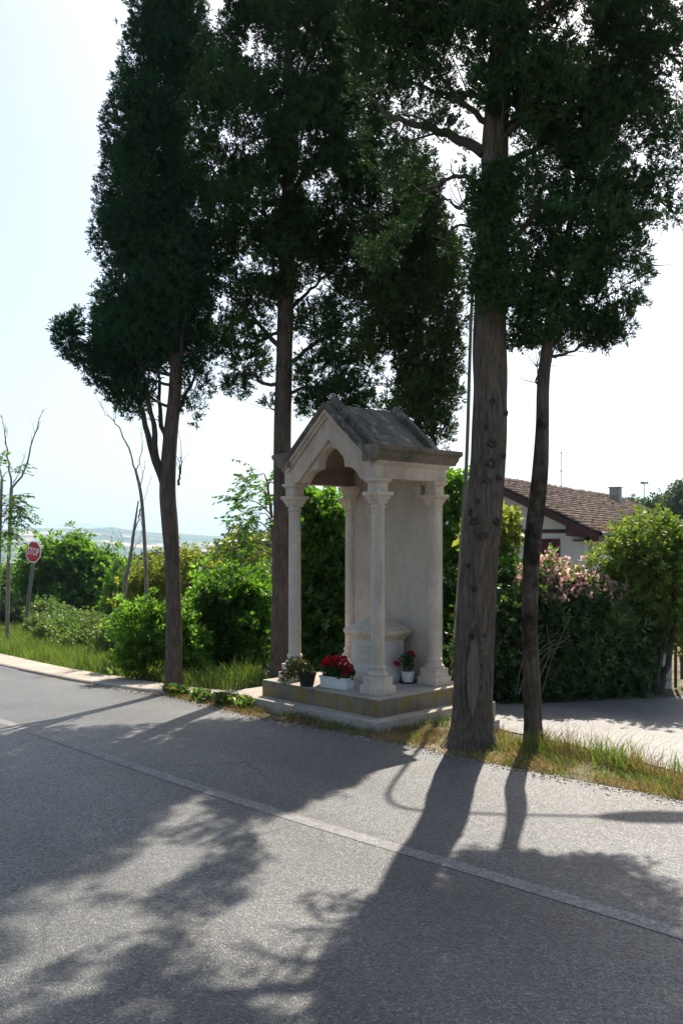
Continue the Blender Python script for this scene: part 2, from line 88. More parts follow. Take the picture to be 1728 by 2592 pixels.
class MB:
    """collects shapes for ONE mesh"""
    def __init__(s): s.v = []; s.f = []
    def add(s, v, f):
        b = len(s.v); s.v += [tuple(p) for p in v]; s.f += [tuple(i+b for i in q) for q in f]; return s
    def box(s, x0, x1, y0, y1, z0, z1):
        return s.add([(x0,y0,z0),(x1,y0,z0),(x1,y1,z0),(x0,y1,z0),(x0,y0,z1),(x1,y0,z1),(x1,y1,z1),(x0,y1,z1)],
                     [(0,3,2,1),(4,5,6,7),(0,1,5,4),(1,2,6,5),(2,3,7,6),(3,0,4,7)])
    def prism(s, poly, a0, a1, axis='y'):
        """poly: (x,z) extruded in y | (x,y) extruded in z"""
        n = len(poly)
        mk = (lambda p, a: (p[0], a, p[1])) if axis == 'y' else (lambda p, a: (p[0], p[1], a))
        v = [mk(p, a0) for p in poly]+[mk(p, a1) for p in poly]
        f = [tuple(range(n)), tuple(range(2*n-1, n-1, -1))]+[(i, i+n, (i+1) % n+n, (i+1) % n) for i in range(n)]
        return s.add(v, f)
    def sqlathe(s, prof, cx=0, cy=0):
        v = []; f = []
        for h, z in prof: v += [(cx-h,cy-h,z),(cx+h,cy-h,z),(cx+h,cy+h,z),(cx-h,cy+h,z)]
        for i in range(len(prof)-1):
            for k in range(4): f.append((4*i+k, 4*i+(k+1) % 4, 4*i+4+(k+1) % 4, 4*i+4+k))
        f.append((3,2,1,0)); b = 4*(len(prof)-1); f.append((b,b+1,b+2,b+3)); return s.add(v, f)
    def lathe(s, prof, n=24, cx=0, cy=0, cap=True):
        v = []; f = []
        for r, z in prof:
            v += [(cx+r*math.cos(2*PI*k/n), cy+r*math.sin(2*PI*k/n), z) for k in range(n)]
        for i in range(len(prof)-1):
            for k in range(n): f.append((n*i+k, n*i+(k+1) % n, n*i+n+(k+1) % n, n*i+n+k))
        if cap: f.append(tuple(range(n-1, -1, -1))); b = n*(len(prof)-1); f.append(tuple(range(b, b+n)))
        return s.add(v, f)
    def tube(s, pts, rad, n=8):
        V, F = tube_np(pts, rad, n); return s.add(V.tolist(), F.tolist())
    def build(s, name, mat, parent=None, bevel=0, smooth=False, seg=2):
        me = bpy.data.meshes.new(name); me.from_pydata(s.v, [], s.f)
        bm = bmesh.new(); bm.from_mesh(me); bmesh.ops.recalc_face_normals(bm, faces=bm.faces)
        if bevel:
            ed = [e for e in bm.edges if len(e.link_faces) == 2 and e.calc_face_angle(0) > .35]
            bmesh.ops.bevel(bm, geom=ed, offset=bevel, segments=seg, affect='EDGES', profile=.5, clamp_overlap=True)
        bm.to_mesh(me); bm.free()
        if smooth:
            me.polygons.foreach_set('use_smooth', np.ones(len(me.polygons), bool))
            if smooth != True: me.set_sharp_from_angle(angle=smooth)
        me.materials.append(mat); return link(bpy.data.objects.new(name, me), parent)
def catmull(P, n):
    P = np.asarray(P, float); m = len(P); t = np.linspace(0, m-1, n); i = np.clip(t.astype(int), 0, m-2); u = (t-i)[:, None]
    g = lambda k: P[np.clip(k, 0, m-1)]
    a, b, c, d = g(i-1), g(i), g(i+1), g(i+2)
    return .5*(2*b+(c-a)*u+(2*a-5*b+4*c-d)*u**2+(3*b-a-3*c+d)*u**3)
def resample(P, n, it=3):
    P = np.asarray(P, float); d = np.r_[0, np.cumsum(np.linalg.norm(np.diff(P, axis=0), axis=1))]; t = np.linspace(0, d[-1], n)
    Q = np.stack([np.interp(t, d, P[:, k]) for k in range(P.shape[1])], 1)
    for _ in range(it): Q[1:-1] = .25*Q[:-2]+.5*Q[1:-1]+.25*Q[2:]
    return Q
def tube_np(pts, rad, n=8):
    P = np.asarray(pts, float); m = len(P); R = np.broadcast_to(np.asarray(rad, float), (m,)) if np.ndim(rad) else np.full(m, rad)
    T = np.gradient(P, axis=0); T /= np.linalg.norm(T, axis=1)[:, None]+1e-9
    ref = np.array([1., .13, .07]) if abs(T[0, 2]) > .7 else np.array([0., 0, 1])
    A = ref-(T@ref)[:, None]*T; A /= np.linalg.norm(A, axis=1)[:, None]; B = np.cross(T, A)
    th = np.arange(n)*2*PI/n
    V = P[:, None]+R[:, None, None]*(A[:, None]*np.cos(th)[None, :, None]+B[:, None]*np.sin(th)[None, :, None])
    V = V.reshape(-1, 3); i = np.arange(m-1)[:, None]*n; k = np.arange(n)[None]; k2 = (k+1) % n
    F = np.stack([i+k, i+k2, i+n+k2, i+n+k], -1).reshape(-1, 4)
    return V, F
def hash3(i):
    i = i.astype(np.int64); h = (i[..., 0]*374761393+i[..., 1]*668265263+i[..., 2]*2147483647) & 0xffffffff
    h = ((h ^ (h >> 13))*1274126177) & 0xffffffff; h ^= h >> 16
    return (h & 0xffff)/65535.
def vnoise(p):
    p = np.asarray(p, float); i = np.floor(p); f = p-i; f = f*f*(3-2*f); o = 0
    for dx in (0, 1):
        for dy in (0, 1):
            for dz in (0, 1):
                wgt = (f[..., 0] if dx else 1-f[..., 0])*(f[..., 1] if dy else 1-f[..., 1])*(f[..., 2] if dz else 1-f[..., 2])
                o = o+wgt*hash3(i+np.array([dx, dy, dz]))
    return o
def softplus(a): return np.where(a > 30, a, np.log1p(np.exp(np.minimum(a, 30))))
def terrain(x, y):
    x = np.asarray(x, float); y = np.asarray(y, float)
    s = -.69*(x+.8)+.725*(y-9.5); sp = .5*softplus((s-.2)/.5)
    zn = -1.9*(1-np.exp(-sp*.075/1.9)); r = np.hypot(x, y)
    z = zn+np.maximum(-.05*8*softplus((r-30)/8), -60)
    th = np.degrees(np.arctan2(x, y))
    h1 = np.interp(th, [-60,-24,-21,-19,-14,-11,-8,0,20,60], [40,30,36,52,50,33,17,8,30,40])
    h2 = np.interp(th, [-60,-22,-19,-17,-15.5,-13,-8,60], [60,20,60,140,150,70,10,40])
    sm = lambda a, b: (lambda t: t*t*(3-2*t))(np.clip((r-a)/(b-a), 0, 1))
    nz = vnoise(np.stack([x/420, y/420, 0*x], -1))-.5+.5*(vnoise(np.stack([x/130, y/130, 0*x+3], -1))-.5)
    far = sm(1300, 2200)
    z = z+sm(1400, 4200)*(h1+60)-sm(4300, 5600)*(h1+30)+sm(5700, 8000)*(h2+30)+far*nz*26
    return z
# ---------------------------------------------------------------- materials
class NT:
    def __init__(s, name):
        s.m = bpy.data.materials.new(name); s.m.use_nodes = True; s.t = s.m.node_tree; s.n = s.t.nodes
        s.b = s.n['Principled BSDF']; s.out = s.n['Material Output']; s.tc = None
    def co(s, kind='Object', scale=None):
        if s.tc is None: s.tc = s.n.new('ShaderNodeTexCoord')
        o = s.tc.outputs[kind]
        if scale is not None:
            mp = s.n.new('ShaderNodeMapping'); mp.inputs['Scale'].default_value = scale; s.t.links.new(o, mp.inputs[0]); o = mp.outputs[0]
        return o
    def noise(s, scale, detail=4, rough=.6, vec=None, dist=0):
        x = s.n.new('ShaderNodeTexNoise'); x.inputs['Scale'].default_value = scale; x.inputs['Detail'].default_value = detail
        x.inputs['Roughness'].default_value = rough; x.inputs['Distortion'].default_value = dist
        s.t.links.new(vec or s.co(), x.inputs['Vector']); return x.outputs[0]
    def voro(s, scale, vec=None, out='Distance', feature='F1', rand=1):
        x = s.n.new('ShaderNodeTexVoronoi'); x.feature = feature; x.inputs['Scale'].default_value = scale; x.inputs['Randomness'].default_value = rand
        s.t.links.new(vec or s.co(), x.inputs['Vector']); return x.outputs[out]
    def ramp(s, fac, stops):
        r = s.n.new('ShaderNodeValToRGB'); e = r.color_ramp.elements
        while len(e) < len(stops): e.new(.5)
        for i, (p, c) in enumerate(stops):
            e[i].position = p; c = (c, c, c) if not hasattr(c, '__len__') else c; e[i].color = (*c, 1)
        s.t.links.new(fac, r.inputs[0]); return r.outputs[0]
    def mix(s, fac, a, b, mode='MIX'):
        x = s.n.new('ShaderNodeMix'); x.data_type = 'RGBA'; x.blend_type = mode; x.clamp_factor = True
        for sock, val in ((x.inputs[0], fac), (x.inputs[6], a), (x.inputs[7], b)):
            if hasattr(val, 'links') or isinstance(val, bpy.types.NodeSocket): s.t.links.new(val, sock)
            elif hasattr(val, '__len__'): sock.default_value = (*val, 1)
            else: sock.default_value = val
        return x.outputs[2]
    def math(s, op, a, b=0.):
        x = s.n.new('ShaderNodeMath'); x.operation = op
        for sock, val in ((x.inputs[0], a), (x.inputs[1], b)):
            if isinstance(val, bpy.types.NodeSocket): s.t.links.new(val, sock)
            else: sock.default_value = val
        return x.outputs[0]
    def bump(s, h, strength=.5, dist=.01, prev=None):
        x = s.n.new('ShaderNodeBump'); x.inputs['Strength'].default_value = strength; x.inputs['Distance'].default_value = dist
        s.t.links.new(h, x.inputs['Height'])
        if prev: s.t.links.new(prev, x.inputs['Normal'])
        return x.outputs[0]
    def sepz(s, o):
        x = s.n.new('ShaderNodeSeparateXYZ'); s.t.links.new(o, x.inputs[0]); return x.outputs
    def fin(s, col, rough=.8, normal=None, spec=.3):
        for k, v in (('Base Color', col), ('Roughness', rough), ('Normal', normal), ('Specular IOR Level', spec)):
            if v is None: continue
            if isinstance(v, bpy.types.NodeSocket): s.t.links.new(v, s.b.inputs[k])
            elif hasattr(v, '__len__'): s.b.inputs[k].default_value = (*v, 1)
            else: s.b.inputs[k].default_value = v
        return s.m
def leaf_mat(name, dark, light, trans=.35, tcol=None, rough=.5, spec=.35, patch=1.2, accent=None, acc_amt=.05, dead=None):
    a = NT(name); g = a.n.new('ShaderNodeNewGeometry'); ri = g.outputs['Random Per Island']
    c = a.ramp(ri, [(0, dark), (1, light)])
    nz = a.ramp(a.noise(patch, 4, .65), [(.3, .45), (.7, 1.4)]); c = a.mix(1, c, nz, 'MULTIPLY')
    if accent: c = a.mix(a.math('GREATER_THAN', a.math('FRACT', a.math('MULTIPLY', ri, 17.31)), 1-acc_amt), c, accent)
    if dead: c = a.mix(a.ramp(a.noise(3.2, 4, .7), [(.60, 0), (.70, .65)]), c, dead)
    a.fin(c, rough, None, spec)
    if trans:
        t = a.n.new('ShaderNodeBsdfTranslucent'); tc = a.mix(1, c, tcol or (1.5, 1.6, .6), 'MULTIPLY'); a.t.links.new(tc, t.inputs[0])
        mx = a.n.new('ShaderNodeMixShader'); mx.inputs[0].default_value = trans
        a.t.links.new(a.b.outputs[0], mx.inputs[1]); a.t.links.new(t.outputs[0], mx.inputs[2]); a.t.links.new(mx.outputs[0], a.out.inputs[0])
    return a.m
def bark_mat(name, c0, c1, c2, vs=(9, 9, 1.6), bump=.9, moss=None):
    a = NT(name); v = a.co('Object', vs)
    n1 = a.noise(4, 8, .7, v, .6); n2 = a.noise(22, 4, .6, a.co('Object', (1, 1, .25))); n3 = a.noise(1.3, 3)
    c = a.ramp(n1, [(.28, c0), (.5, c1), (.75, c2)]); c = a.mix(.5, c, a.ramp(n2, [(.3, .55), (.7, 1.25)]), 'MULTIPLY')
    c = a.mix(a.ramp(n3, [(.5, 0), (.7, .5)]), c, c0)
    if moss: c = a.mix(a.ramp(a.noise(2.2, 5, .7), [(.47, 0), (.58, .88)]), c, moss)
    b = a.bump(n1, bump, .028); b = a.bump(n2, .5, .008, b)
    return a.fin(c, .92, b, .15)
def stone_mat(name, base, dark, stain, rough=.85, pit=.35, streak=.45, lichen=None, lich_lo=.55):
    a = NT(name); n1 = a.noise(2.6, 6, .65); n2 = a.noise(60, 3, .6); n3 = a.noise(5, 5, .7, a.co('Object', (3.5, 3.5, .5)))
    n4 = a.noise(14, 5, .7)
    c = a.ramp(n1, [(.3, dark), (.62, base)]); c = a.mix(a.ramp(n3, [(.5, 0), (.8, streak)]), c, stain)
    c = a.mix(a.ramp(n4, [(.55, 0), (.85, .5)]), c, stain)
    c = a.mix(.5, c, a.ramp(n2, [(.3, .72), (.7, 1.18)]), 'MULTIPLY')
    if lichen: c = a.mix(a.ramp(a.noise(6, 6, .75), [(lich_lo, 0), (lich_lo+.12, .85)]), c, lichen)
    b = a.bump(n2, pit, .004); b = a.bump(n4, .25, .008, b)
    return a.fin(c, rough, b, .25)
Mt = {}
Mt['stone'] = stone_mat('limestone', (.70, .595, .48), (.55, .455, .355), (.29, .215, .155), .85, .45, .6)
Mt['stone_gable'] = stone_mat('limestone_gable', (.65, .535, .43), (.47, .38, .30), (.24, .175, .125), .85, .35, .55)
Mt['stone_pale'] = stone_mat('pale_marble', (.60, .57, .53), (.50, .47, .44), (.36, .32, .28), .7, .15, .3)
Mt['eave'] = stone_mat('weathered_eave_stone', (.24, .20, .155), (.10, .085, .065), (.045, .04, .033), .95, .9, .7, (.33, .25, .18), .6)
Mt['roof_stone'] = stone_mat('lichened_roof_stone', (.185, .165, .135), (.065, .056, .045), (.03, .026, .021), .95, 1., .8, (.36, .345, .31), .53)
Mt['concrete'] = stone_mat('platform_concrete', (.46, .40, .335), (.32, .275, .225), (.17, .14, .10), .92, .6, .6)
Mt['concrete_moss'] = stone_mat('mossy_concrete', (.27, .23, .175), (.15, .125, .09), (.065, .052, .034), .95, .8, .9, (.26, .175, .03), .47)
Mt['soffit'] = stone_mat('brown_soffit', (.25, .19, .135), (.17, .125, .09), (.09, .065, .045), .95, .4, .4)  # darker brown than the outer stone, for the canopy's inner faces
Mt['wall_back'] = stone_mat('shrine_plaster', (.62, .53, .44), (.50, .425, .35), (.34, .27, .205), .9, .6, .6)
def asphalt(name, lo, hi, tint, bright, crack=True, sc_=110):
    a = NT(name); vc = a.voro(sc_, None, 'Color'); vd = a.voro(sc_, None, 'Distance'); s0 = a.sepz(vc)
    c = a.ramp(s0[0], [(0, lo), (.55, hi), (.86, tuple(min(1, 1.5*x) for x in hi)), (1, bright)])
    big = a.noise(.9, 5, .6); mid = a.noise(5.5, 4, .6)
    c = a.mix(.8, c, a.ramp(big, [(.3, .80), (.7, 1.15)]), 'MULTIPLY'); c = a.mix(.6, c, a.ramp(mid, [(.3, .82), (.7, 1.12)]), 'MULTIPLY')
    c = a.mix(.2, c, tint)
    rot = a.n.new('ShaderNodeMapping'); rot.inputs['Rotation'].default_value = (0, 0, -math.atan2(.725, -.69)); a.t.links.new(a.co(), rot.inputs[0])
    lng = a.n.new('ShaderNodeMapping'); lng.inputs['Scale'].default_value = (.12, 1.3, 1); a.t.links.new(rot.outputs[0], lng.inputs[0])
    c = a.mix(1, c, a.ramp(a.noise(1.1, 3, .55, lng.outputs[0]), [(.32, .80), (.68, 1.16)]), 'MULTIPLY')     # wheel tracks worn along the lane
    if crack:
        wob = a.mix(.12, a.co(), a.noise(2.5, 4, .6), 'ADD'); ed = a.voro(.55, wob, 'Distance', 'DISTANCE_TO_EDGE')
        ck = a.math('MULTIPLY', a.ramp(ed, [(0, 1), (.009, 0)]), a.ramp(a.noise(.7, 3), [(.50, 0), (.56, .9)])); c = a.mix(ck, c, (.025, .024, .022))
        c = a.mix(a.ramp(a.noise(1.7, 5, .7), [(.66, 0), (.76, .35)]), c, (.05, .049, .047))                 # oil and damp stains
    h = a.math('MULTIPLY', vd, -1.); b = a.bump(h, .6, .005); b = a.bump(a.noise(45, 3, .6), .5, .006, b)
    return a.fin(c, a.ramp(s0[1], [(0, .38), (1, .72)]), b, .45)
Mt['asphalt'] = asphalt('asphalt', (.043, .045, .047), (.088, .088, .087), (.070, .071, .071), (.24, .235, .225))
Mt['side_asphalt'] = asphalt('pale_side_asphalt', (.13, .122, .116), (.21, .20, .188), (.20, .19, .177), (.29, .275, .25), False)
def paint_mat():
    a = NT('worn_white_paint'); n = a.noise(30, 5, .7); n2 = a.noise(3, 4)
    vc = a.sepz(a.voro(115, None, 'Color'))
    c = a.ramp(vc[0], [(0, (.12, .117, .112)), (.5, (.20, .195, .187)), (1, (.34, .33, .315))])
    c = a.mix(a.ramp(n, [(.42, 0), (.66, .75)]), c, (.10, .098, .094)); c = a.mix(.5, c, a.ramp(n2, [(.3, .75), (.7, 1.2)]), 'MULTIPLY')
    b = a.bump(a.math('MULTIPLY', a.voro(115), -1.), .55, .006)
    return a.fin(c, .65, b, .4)
Mt['paint'] = paint_mat()
def soil_mat():
    a = NT('verge_soil'); n = a.noise(1.1, 6, .65); n2 = a.noise(45, 4, .7); n3 = a.noise(9, 4)
    c = a.ramp(n, [(.35, (.15, .12, .08)), (.6, (.27, .225, .16))]); c = a.mix(a.ramp(n3, [(.45, 0), (.6, .8)]), c, (.07, .095, .03))
    c = a.mix(.6, c, a.ramp(n2, [(.3, .6), (.7, 1.4)]), 'MULTIPLY')
    return a.fin(c, .95, a.bump(n2, .9, .02), .1)
Mt['soil'] = soil_mat()
def hill_mat():
    a = NT('hill_fields'); vc = a.sepz(a.voro(.0055, a.co('Object', (1, 1, 0)), 'Color')); nz = a.noise(.006, 5, .65); fine = a.noise(.03, 4, .7)
    c = a.ramp(vc[0], [(0, (.05, .08, .03)), (.4, (.09, .12, .045)), (.6, (.36, .27, .14)), (1, (.46, .36, .22))])
    c = a.mix(a.ramp(nz, [(.44, 0), (.52, 1)]), c, (.035, .06, .025)); c = a.mix(.6, c, a.ramp(fine, [(.3, .5), (.7, 1.4)]), 'MULTIPLY')
    return a.fin(c, .95, None, .05)
Mt['hill'] = hill_mat()
Mt['bark_grey'] = bark_mat('cypress_bark', (.065, .049, .038), (.17, .13, .103), (.28, .225, .182), (12, 12, 1.8), 1.3)
Mt['bark_big'] = bark_mat('old_cypress_bark', (.075, .056, .043), (.23, .18, .14), (.41, .33, .265), (13, 13, 1.7), 1.8)
Mt['bark_moss'] = bark_mat('mossy_bark', (.05, .04, .03), (.14, .11, .08), (.23, .19, .15), (8, 8, 1.4), 1.2, (.016, .016, .011))
Mt['bark_dark'] = bark_mat('branch_bark', (.05, .042, .035), (.10, .085, .07), (.15, .13, .11))
Mt['bark_pale'] = bark_mat('sapling_bark', (.16, .14, .12), (.27, .24, .21), (.36, .33, .30))
Mt['scar'] = bark_mat('bare_wood', (.12, .097, .078), (.20, .163, .132), (.27, .225, .187), (14, 14, .6), .4)
Mt['knot'] = bark_mat('knot_bark', (.03, .024, .019), (.085, .067, .053), (.16, .13, .105))
def plain(name, col, rough=.6, spec=.4, var=.15, scale=20, metal=0):
    a = NT(name); n = a.ramp(a.noise(scale, 5, .65), [(.3, 1-var), (.7, 1+var)]); c = a.mix(1, col, n, 'MULTIPLY')
    a.b.inputs['Metallic'].default_value = metal; return a.fin(c, rough, a.bump(a.noise(scale*3, 3), .15, .003), spec)
# ---------------------------------------------------------------- scatter of leaf templates
def frames(D, rng):
    D = D/(np.linalg.norm(D, axis=1)[:, None]+1e-9); r = rng.normal(size=D.shape)
    A = r-(r*D).sum(1)[:, None]*D; A /= np.linalg.norm(A, axis=1)[:, None]+1e-9
    return np.stack([A, np.cross(D, A), D], -1)       # columns x,y,z
def scatter(tV, tF, pos, D, scale, rng, R=None):
    N = len(pos); k = len(tV)
    if R is None: R = frames(D, rng)
    V = np.einsum('nij,kj->nki', R, tV)*np.reshape(scale, (-1, 1, 1))+pos[:, None]
    F = (np.arange(N)*k)[:, None, None]+tF[None]
    return V.reshape(-1, 3), F.reshape(-1, tF.shape[1])
def merge(parts):
    V = []; F = []; b = 0
    for v, f in parts: V.append(v); F.append(f+b); b += len(v)
    return np.concatenate(V), np.concatenate(F)
def rhombs(base, dirs, L, W, rng, fold=.15):
    n = len(base); R = frames(dirs, rng); L = np.reshape(L, (-1, 1)); W = np.reshape(W, (-1, 1))
    d = R[..., 2]; a = R[..., 0]; c = R[..., 1]
    V = np.stack([base, base+d*L*.45+a*W*.5+c*W*fold, base+d*L, base+d*L*.45-a*W*.5+c*W*fold], 1).reshape(-1, 3)
    return V, np.arange(4*n).reshape(n, 4)
def spray_template(seed, n=17, L=.50, W=.14):
    """a cypress spray: flattened fan of scale twigs along +z"""
    r = np.random.default_rng(seed); t = r.uniform(0, .75, n); side = r.normal(0, .55, (n, 2))*np.array([1, .7])
    base = np.stack([side[:, 0]*t*.35, side[:, 1]*t*.35, t*.9], 1); d = np.stack([side[:, 0], side[:, 1], r.uniform(.5, 1.1, n)], 1)
    return rhombs(base, d, r.uniform(.6, 1.1, n)*L, r.uniform(.7, 1.3, n)*W, r)
SPRAYS = [spray_template(i) for i in range(5)]
def twig_template(seed, n=9, L=.42, W=.24, droop=.1):
    r = np.random.default_rng(seed); t = np.linspace(.1, 1, n); an = np.arange(n)*2.4
    base = np.stack([0*t, 0*t, t*.7], 1); d = np.stack([np.cos(an), np.sin(an), .35-droop+.5*t], 1)
    return rhombs(base, d, r.uniform(.75, 1.2, n)*L, r.uniform(.8, 1.2, n)*W, r, .2)
def lobe_points(lobes, per_m2, rng, depth=.5, rough=.2, nfreq=2.2, gap=None, seed=0, stray=.0, stray_len=.6):
    """points filling the outer shell of ellipsoid lobes (x,y,z,r_horizontal,r_vertical,density)"""
    PP = []; OO = []
    for li, (x, y, z, rh, rv, den) in enumerate(lobes):
        area = 4*PI*(((rh*rh)**1.6+2*(rh*rv)**1.6)/3)**(1/1.6); n = max(6, int(area*per_m2*den))
        u = rng.normal(size=(n, 3)); u /= np.linalg.norm(u, axis=1)[:, None]
        rr = 1-depth*rng.random(n)**1.4; rr *= 1+rough*2*(vnoise(u*2.6+li*7.1+seed)-.5)
        p = u*rr[:, None]*np.array([rh, rh, rv])+np.array([x, y, z])
        o = u/np.array([rh, rh, rv]); o /= np.linalg.norm(o, axis=1)[:, None]
        st = rng.random(n) < stray; p[st] += o[st]*(rng.random((st.sum(), 1))**1.5*stray_len*min(rh, rv)+.02)
        PP.append(p); OO.append(o)
    P = np.concatenate(PP); O = np.concatenate(OO)
    if gap is not None:
        keep = vnoise(P*nfreq+seed*3.3)*.65+vnoise(P*nfreq*2.7+seed)*.35 > gap; P = P[keep]; O = O[keep]
    return P, O
# ================================================================ SETTING
def part(name, V, F, mat, parent, smooth=False):
    return np_obj(name, np.asarray(V)-np.array(parent.location)[None], F, mat, parent, smooth)
def polar_sheet(radii, angs):
    R, A = np.meshgrid(radii, angs, indexing='ij'); X = R*np.sin(A); Y = R*np.cos(A); Z = terrain(X, Y)
    n, m = R.shape; i = np.arange(n-1)[:, None]*m; j = np.arange(m-1)[None]
    F = np.stack([i+j, i+j+1, i+m+j+1, i+m+j], -1).reshape(-1, 4)
    return np.stack([X, Y, Z], -1).reshape(-1, 3), F
angs = np.concatenate([np.linspace(-PI, -.75, 30)[:-1], np.linspace(-.75, .75, 260), np.linspace(.75, PI, 30)[1:]])
radii = np.concatenate([np.linspace(.02, 34, 110), np.geomspace(34.6, 1300, 60)])
V, F = polar_sheet(radii, angs); g = np_obj('ground', V, F[:, ::-1], Mt['soil'], smooth=True); tag(g, 'dry soil ground sloping away to the valley', kind='structure')
V, F = polar_sheet(np.concatenate([np.linspace(1300, 9000, 120)]), angs); g = np_obj('hills', V, F[:, ::-1], Mt['hill'], smooth=True)
tag(g, 'hazy blue hills with fields on the horizon', kind='structure')

def sheet(name, up, lo, mat, lift, ncross=12, nlong=160, thick=0, parent=None):
    """a strip between two polylines that follows the terrain"""
    def res(P):
        P = np.asarray(P, float); d = np.r_[0, np.cumsum(np.linalg.norm(np.diff(P, axis=0), axis=1))]
        return resample(P, nlong)
    A, B = res(up), res(lo); t = np.linspace(0, 1, ncross)[None, :, None]
    G = A[:, None]*(1-t)+B[:, None]*t; Z = terrain(G[..., 0], G[..., 1])+lift
    V = np.concatenate([G, Z[..., None]], -1); n, m = Z.shape
    if thick:
        e0 = V[:, :1].copy(); e0[..., 2] -= thick; e1 = V[:, -1:].copy(); e1[..., 2] -= thick; V = np.concatenate([e0, V, e1], 1); m += 2
    i = np.arange(n-1)[:, None]*m; j = np.arange(m-1)[None]
    F = np.stack([i+j, i+j+1, i+m+j+1, i+m+j], -1).reshape(-1, 4)
    o = np_obj(name, V.reshape(-1, 3), F, mat, parent, True)
    if o.data.polygons[len(F)//2].normal.z < 0: o.data.flip_normals()
    return o
d1 = np.array([-.69, .725]); d2 = np.array([.725, .69])
edge = [(7.5, .5)]+[(4.2, 3.9)]+list(ROAD_EDGE)+[(-11., 23.), (-20, 34)]
rng = np.random.default_rng(5)
E = resample(edge, 240, 6); jit = (vnoise(np.stack([E[:, 0]*3, E[:, 1]*3, 0*E[:, 0]], -1))-.5)*.10; E = E+d2[None]*jit[:, None]
road = sheet('road', E, E-d2[None]*11, Mt['asphalt'], .012, 60, 240); tag(road, 'grey asphalt road in dappled tree shade', kind='structure')
cl = np.array([(4.2, 1.25), (2.8, 2.6)]+list(CENTRE)+[(-5.2, 11.6), (-8.5, 16.2)]); cl = resample(cl, 90, 40)
tn = np.gradient(cl, axis=0); tn /= np.linalg.norm(tn, axis=1)[:, None]; nn = np.stack([-tn[:, 1], tn[:, 0]], 1)
mk = sheet('lane_marking', cl+nn*.055, cl-nn*.055, Mt['paint'], .0145, 5, 200, parent=road)
sd = sheet('side_road', [(1.0,10.1),(1.25,9.75),(1.62,9.51),(2.24,9.6),(2.96,9.77),(3.6,9.95),(4.4,10.5),(6.5,11.6),(9,12.6)],
           [(1.0,9.0),(1.22,8.75),(1.42,8.25),(1.80,7.8),(2.2,7.22),(2.52,6.65),(3.3,5.6),(5,3.6),(7.6,1.0)], Mt['side_asphalt'], .010, 30, 120)
tag(sd, 'pale asphalt side road beside the hedge', kind='structure')
st = sheet('concrete_strip', list(STRIP_UP)[::-1]+[(-11, 25.)], list(STRIP_LO)[::-1]+[(-9.2, 21.2)], Mt['concrete'], .03, 6, 120, .06)
tag(st, 'pale concrete gutter strip along the road edge', kind='structure')

# ================================================================ SHRINE
CZ = .0; RZ = math.atan2(-.725, .69)
shrine = empty('wayside_shrine', (-.0715, 9.08, 0), RZ, 'pale stone wayside shrine with four columns and a gabled trefoil canopy', 'shrine')
def sp(name, mb, mat, parent=shrine, bevel=.006, smooth=.6): return mb.build(name, Mt[mat], parent, bevel, smooth)
sp('apron', MB().box(-1.30, .995, -.405, 1.25, -.12, .074), 'concrete', bevel=.012)
pl = sp('platform', MB().box(-.84, .855, -.25, 1.12, .06, .232), 'concrete_moss', bevel=.01)
sp('platform_top', MB().box(-.835, .85, -.245, 1.115, .225, .240), 'concrete', pl, bevel=.004)
def column(x, y):
    c = MB().sqlathe([(.122, .2405), (.122, .323), (.100, .3235), (.100, .408)], x, y).build('column', Mt['stone'], shrine, .005, .6)
    MB().lathe([(.094, .4085), (.099, .42), (.099, .432), (.088, .443), (.076, .455), (.072, .468), (.078, .478), (.082, .49), (.078, .502), (.068, .512), (.066, .525)], 32, x, y).build('base_moulding', Mt['stone'], c, 0, .9)
    prof = [(.0655-.004*(t/20)**2, .5255+(2.0-.5255)*t/20) for t in range(21)]
    MB().lathe(prof, 32, x, y).build('shaft', Mt['stone'], c, 0, .9)
    MB().lathe([(.062, 2.0005), (.071, 2.006), (.071, 2.020), (.062, 2.028), (.062, 2.045)], 32, x, y).build('neck_ring', Mt['stone'], c, 0, .9)
    MB().sqlathe([(.060, 2.0455), (.064, 2.06), (.075, 2.085), (.084, 2.098), (.084, 2.110), (.098, 2.118), (.106, 2.132), (.106, 2.158), (.100, 2.1585)], x, y).build('capital', Mt['stone'], c, .002, .6)
    MB().sqlathe([(.068, 2.159), (.068, 2.235), (.078, 2.245), (.088, 2.256), (.096, 2.262), (.096, 2.286)], x, y).build('impost_block', Mt['stone'], c, .003, .6)
for x, y in ((-.605, 0), (.605, 0), (-.605, .82), (.605, .82)): column(x, y)
# back wall, gently curved
N = 18; xs = np.linspace(-.57, .57, N); f0 = .80+.10*(1-(xs/.57)**2)
poly = [(x, y) for x, y in zip(xs, f0)]+[(.57, .99), (-.57, .99)]
sp('back_wall', MB().prism(poly, .2405, 2.42, 'z'), 'wall_back', bevel=0, smooth=.5)
K = .87
def chev(apex, th, half, drop=None):
    """inverted V band: upper line apex-K|h|, thickness th measured vertically"""
    return [(-half, apex-K*half), (0, apex), (half, apex-K*half), (half, apex-K*half-th), (0, apex-th), (-half, apex-K*half-th)]
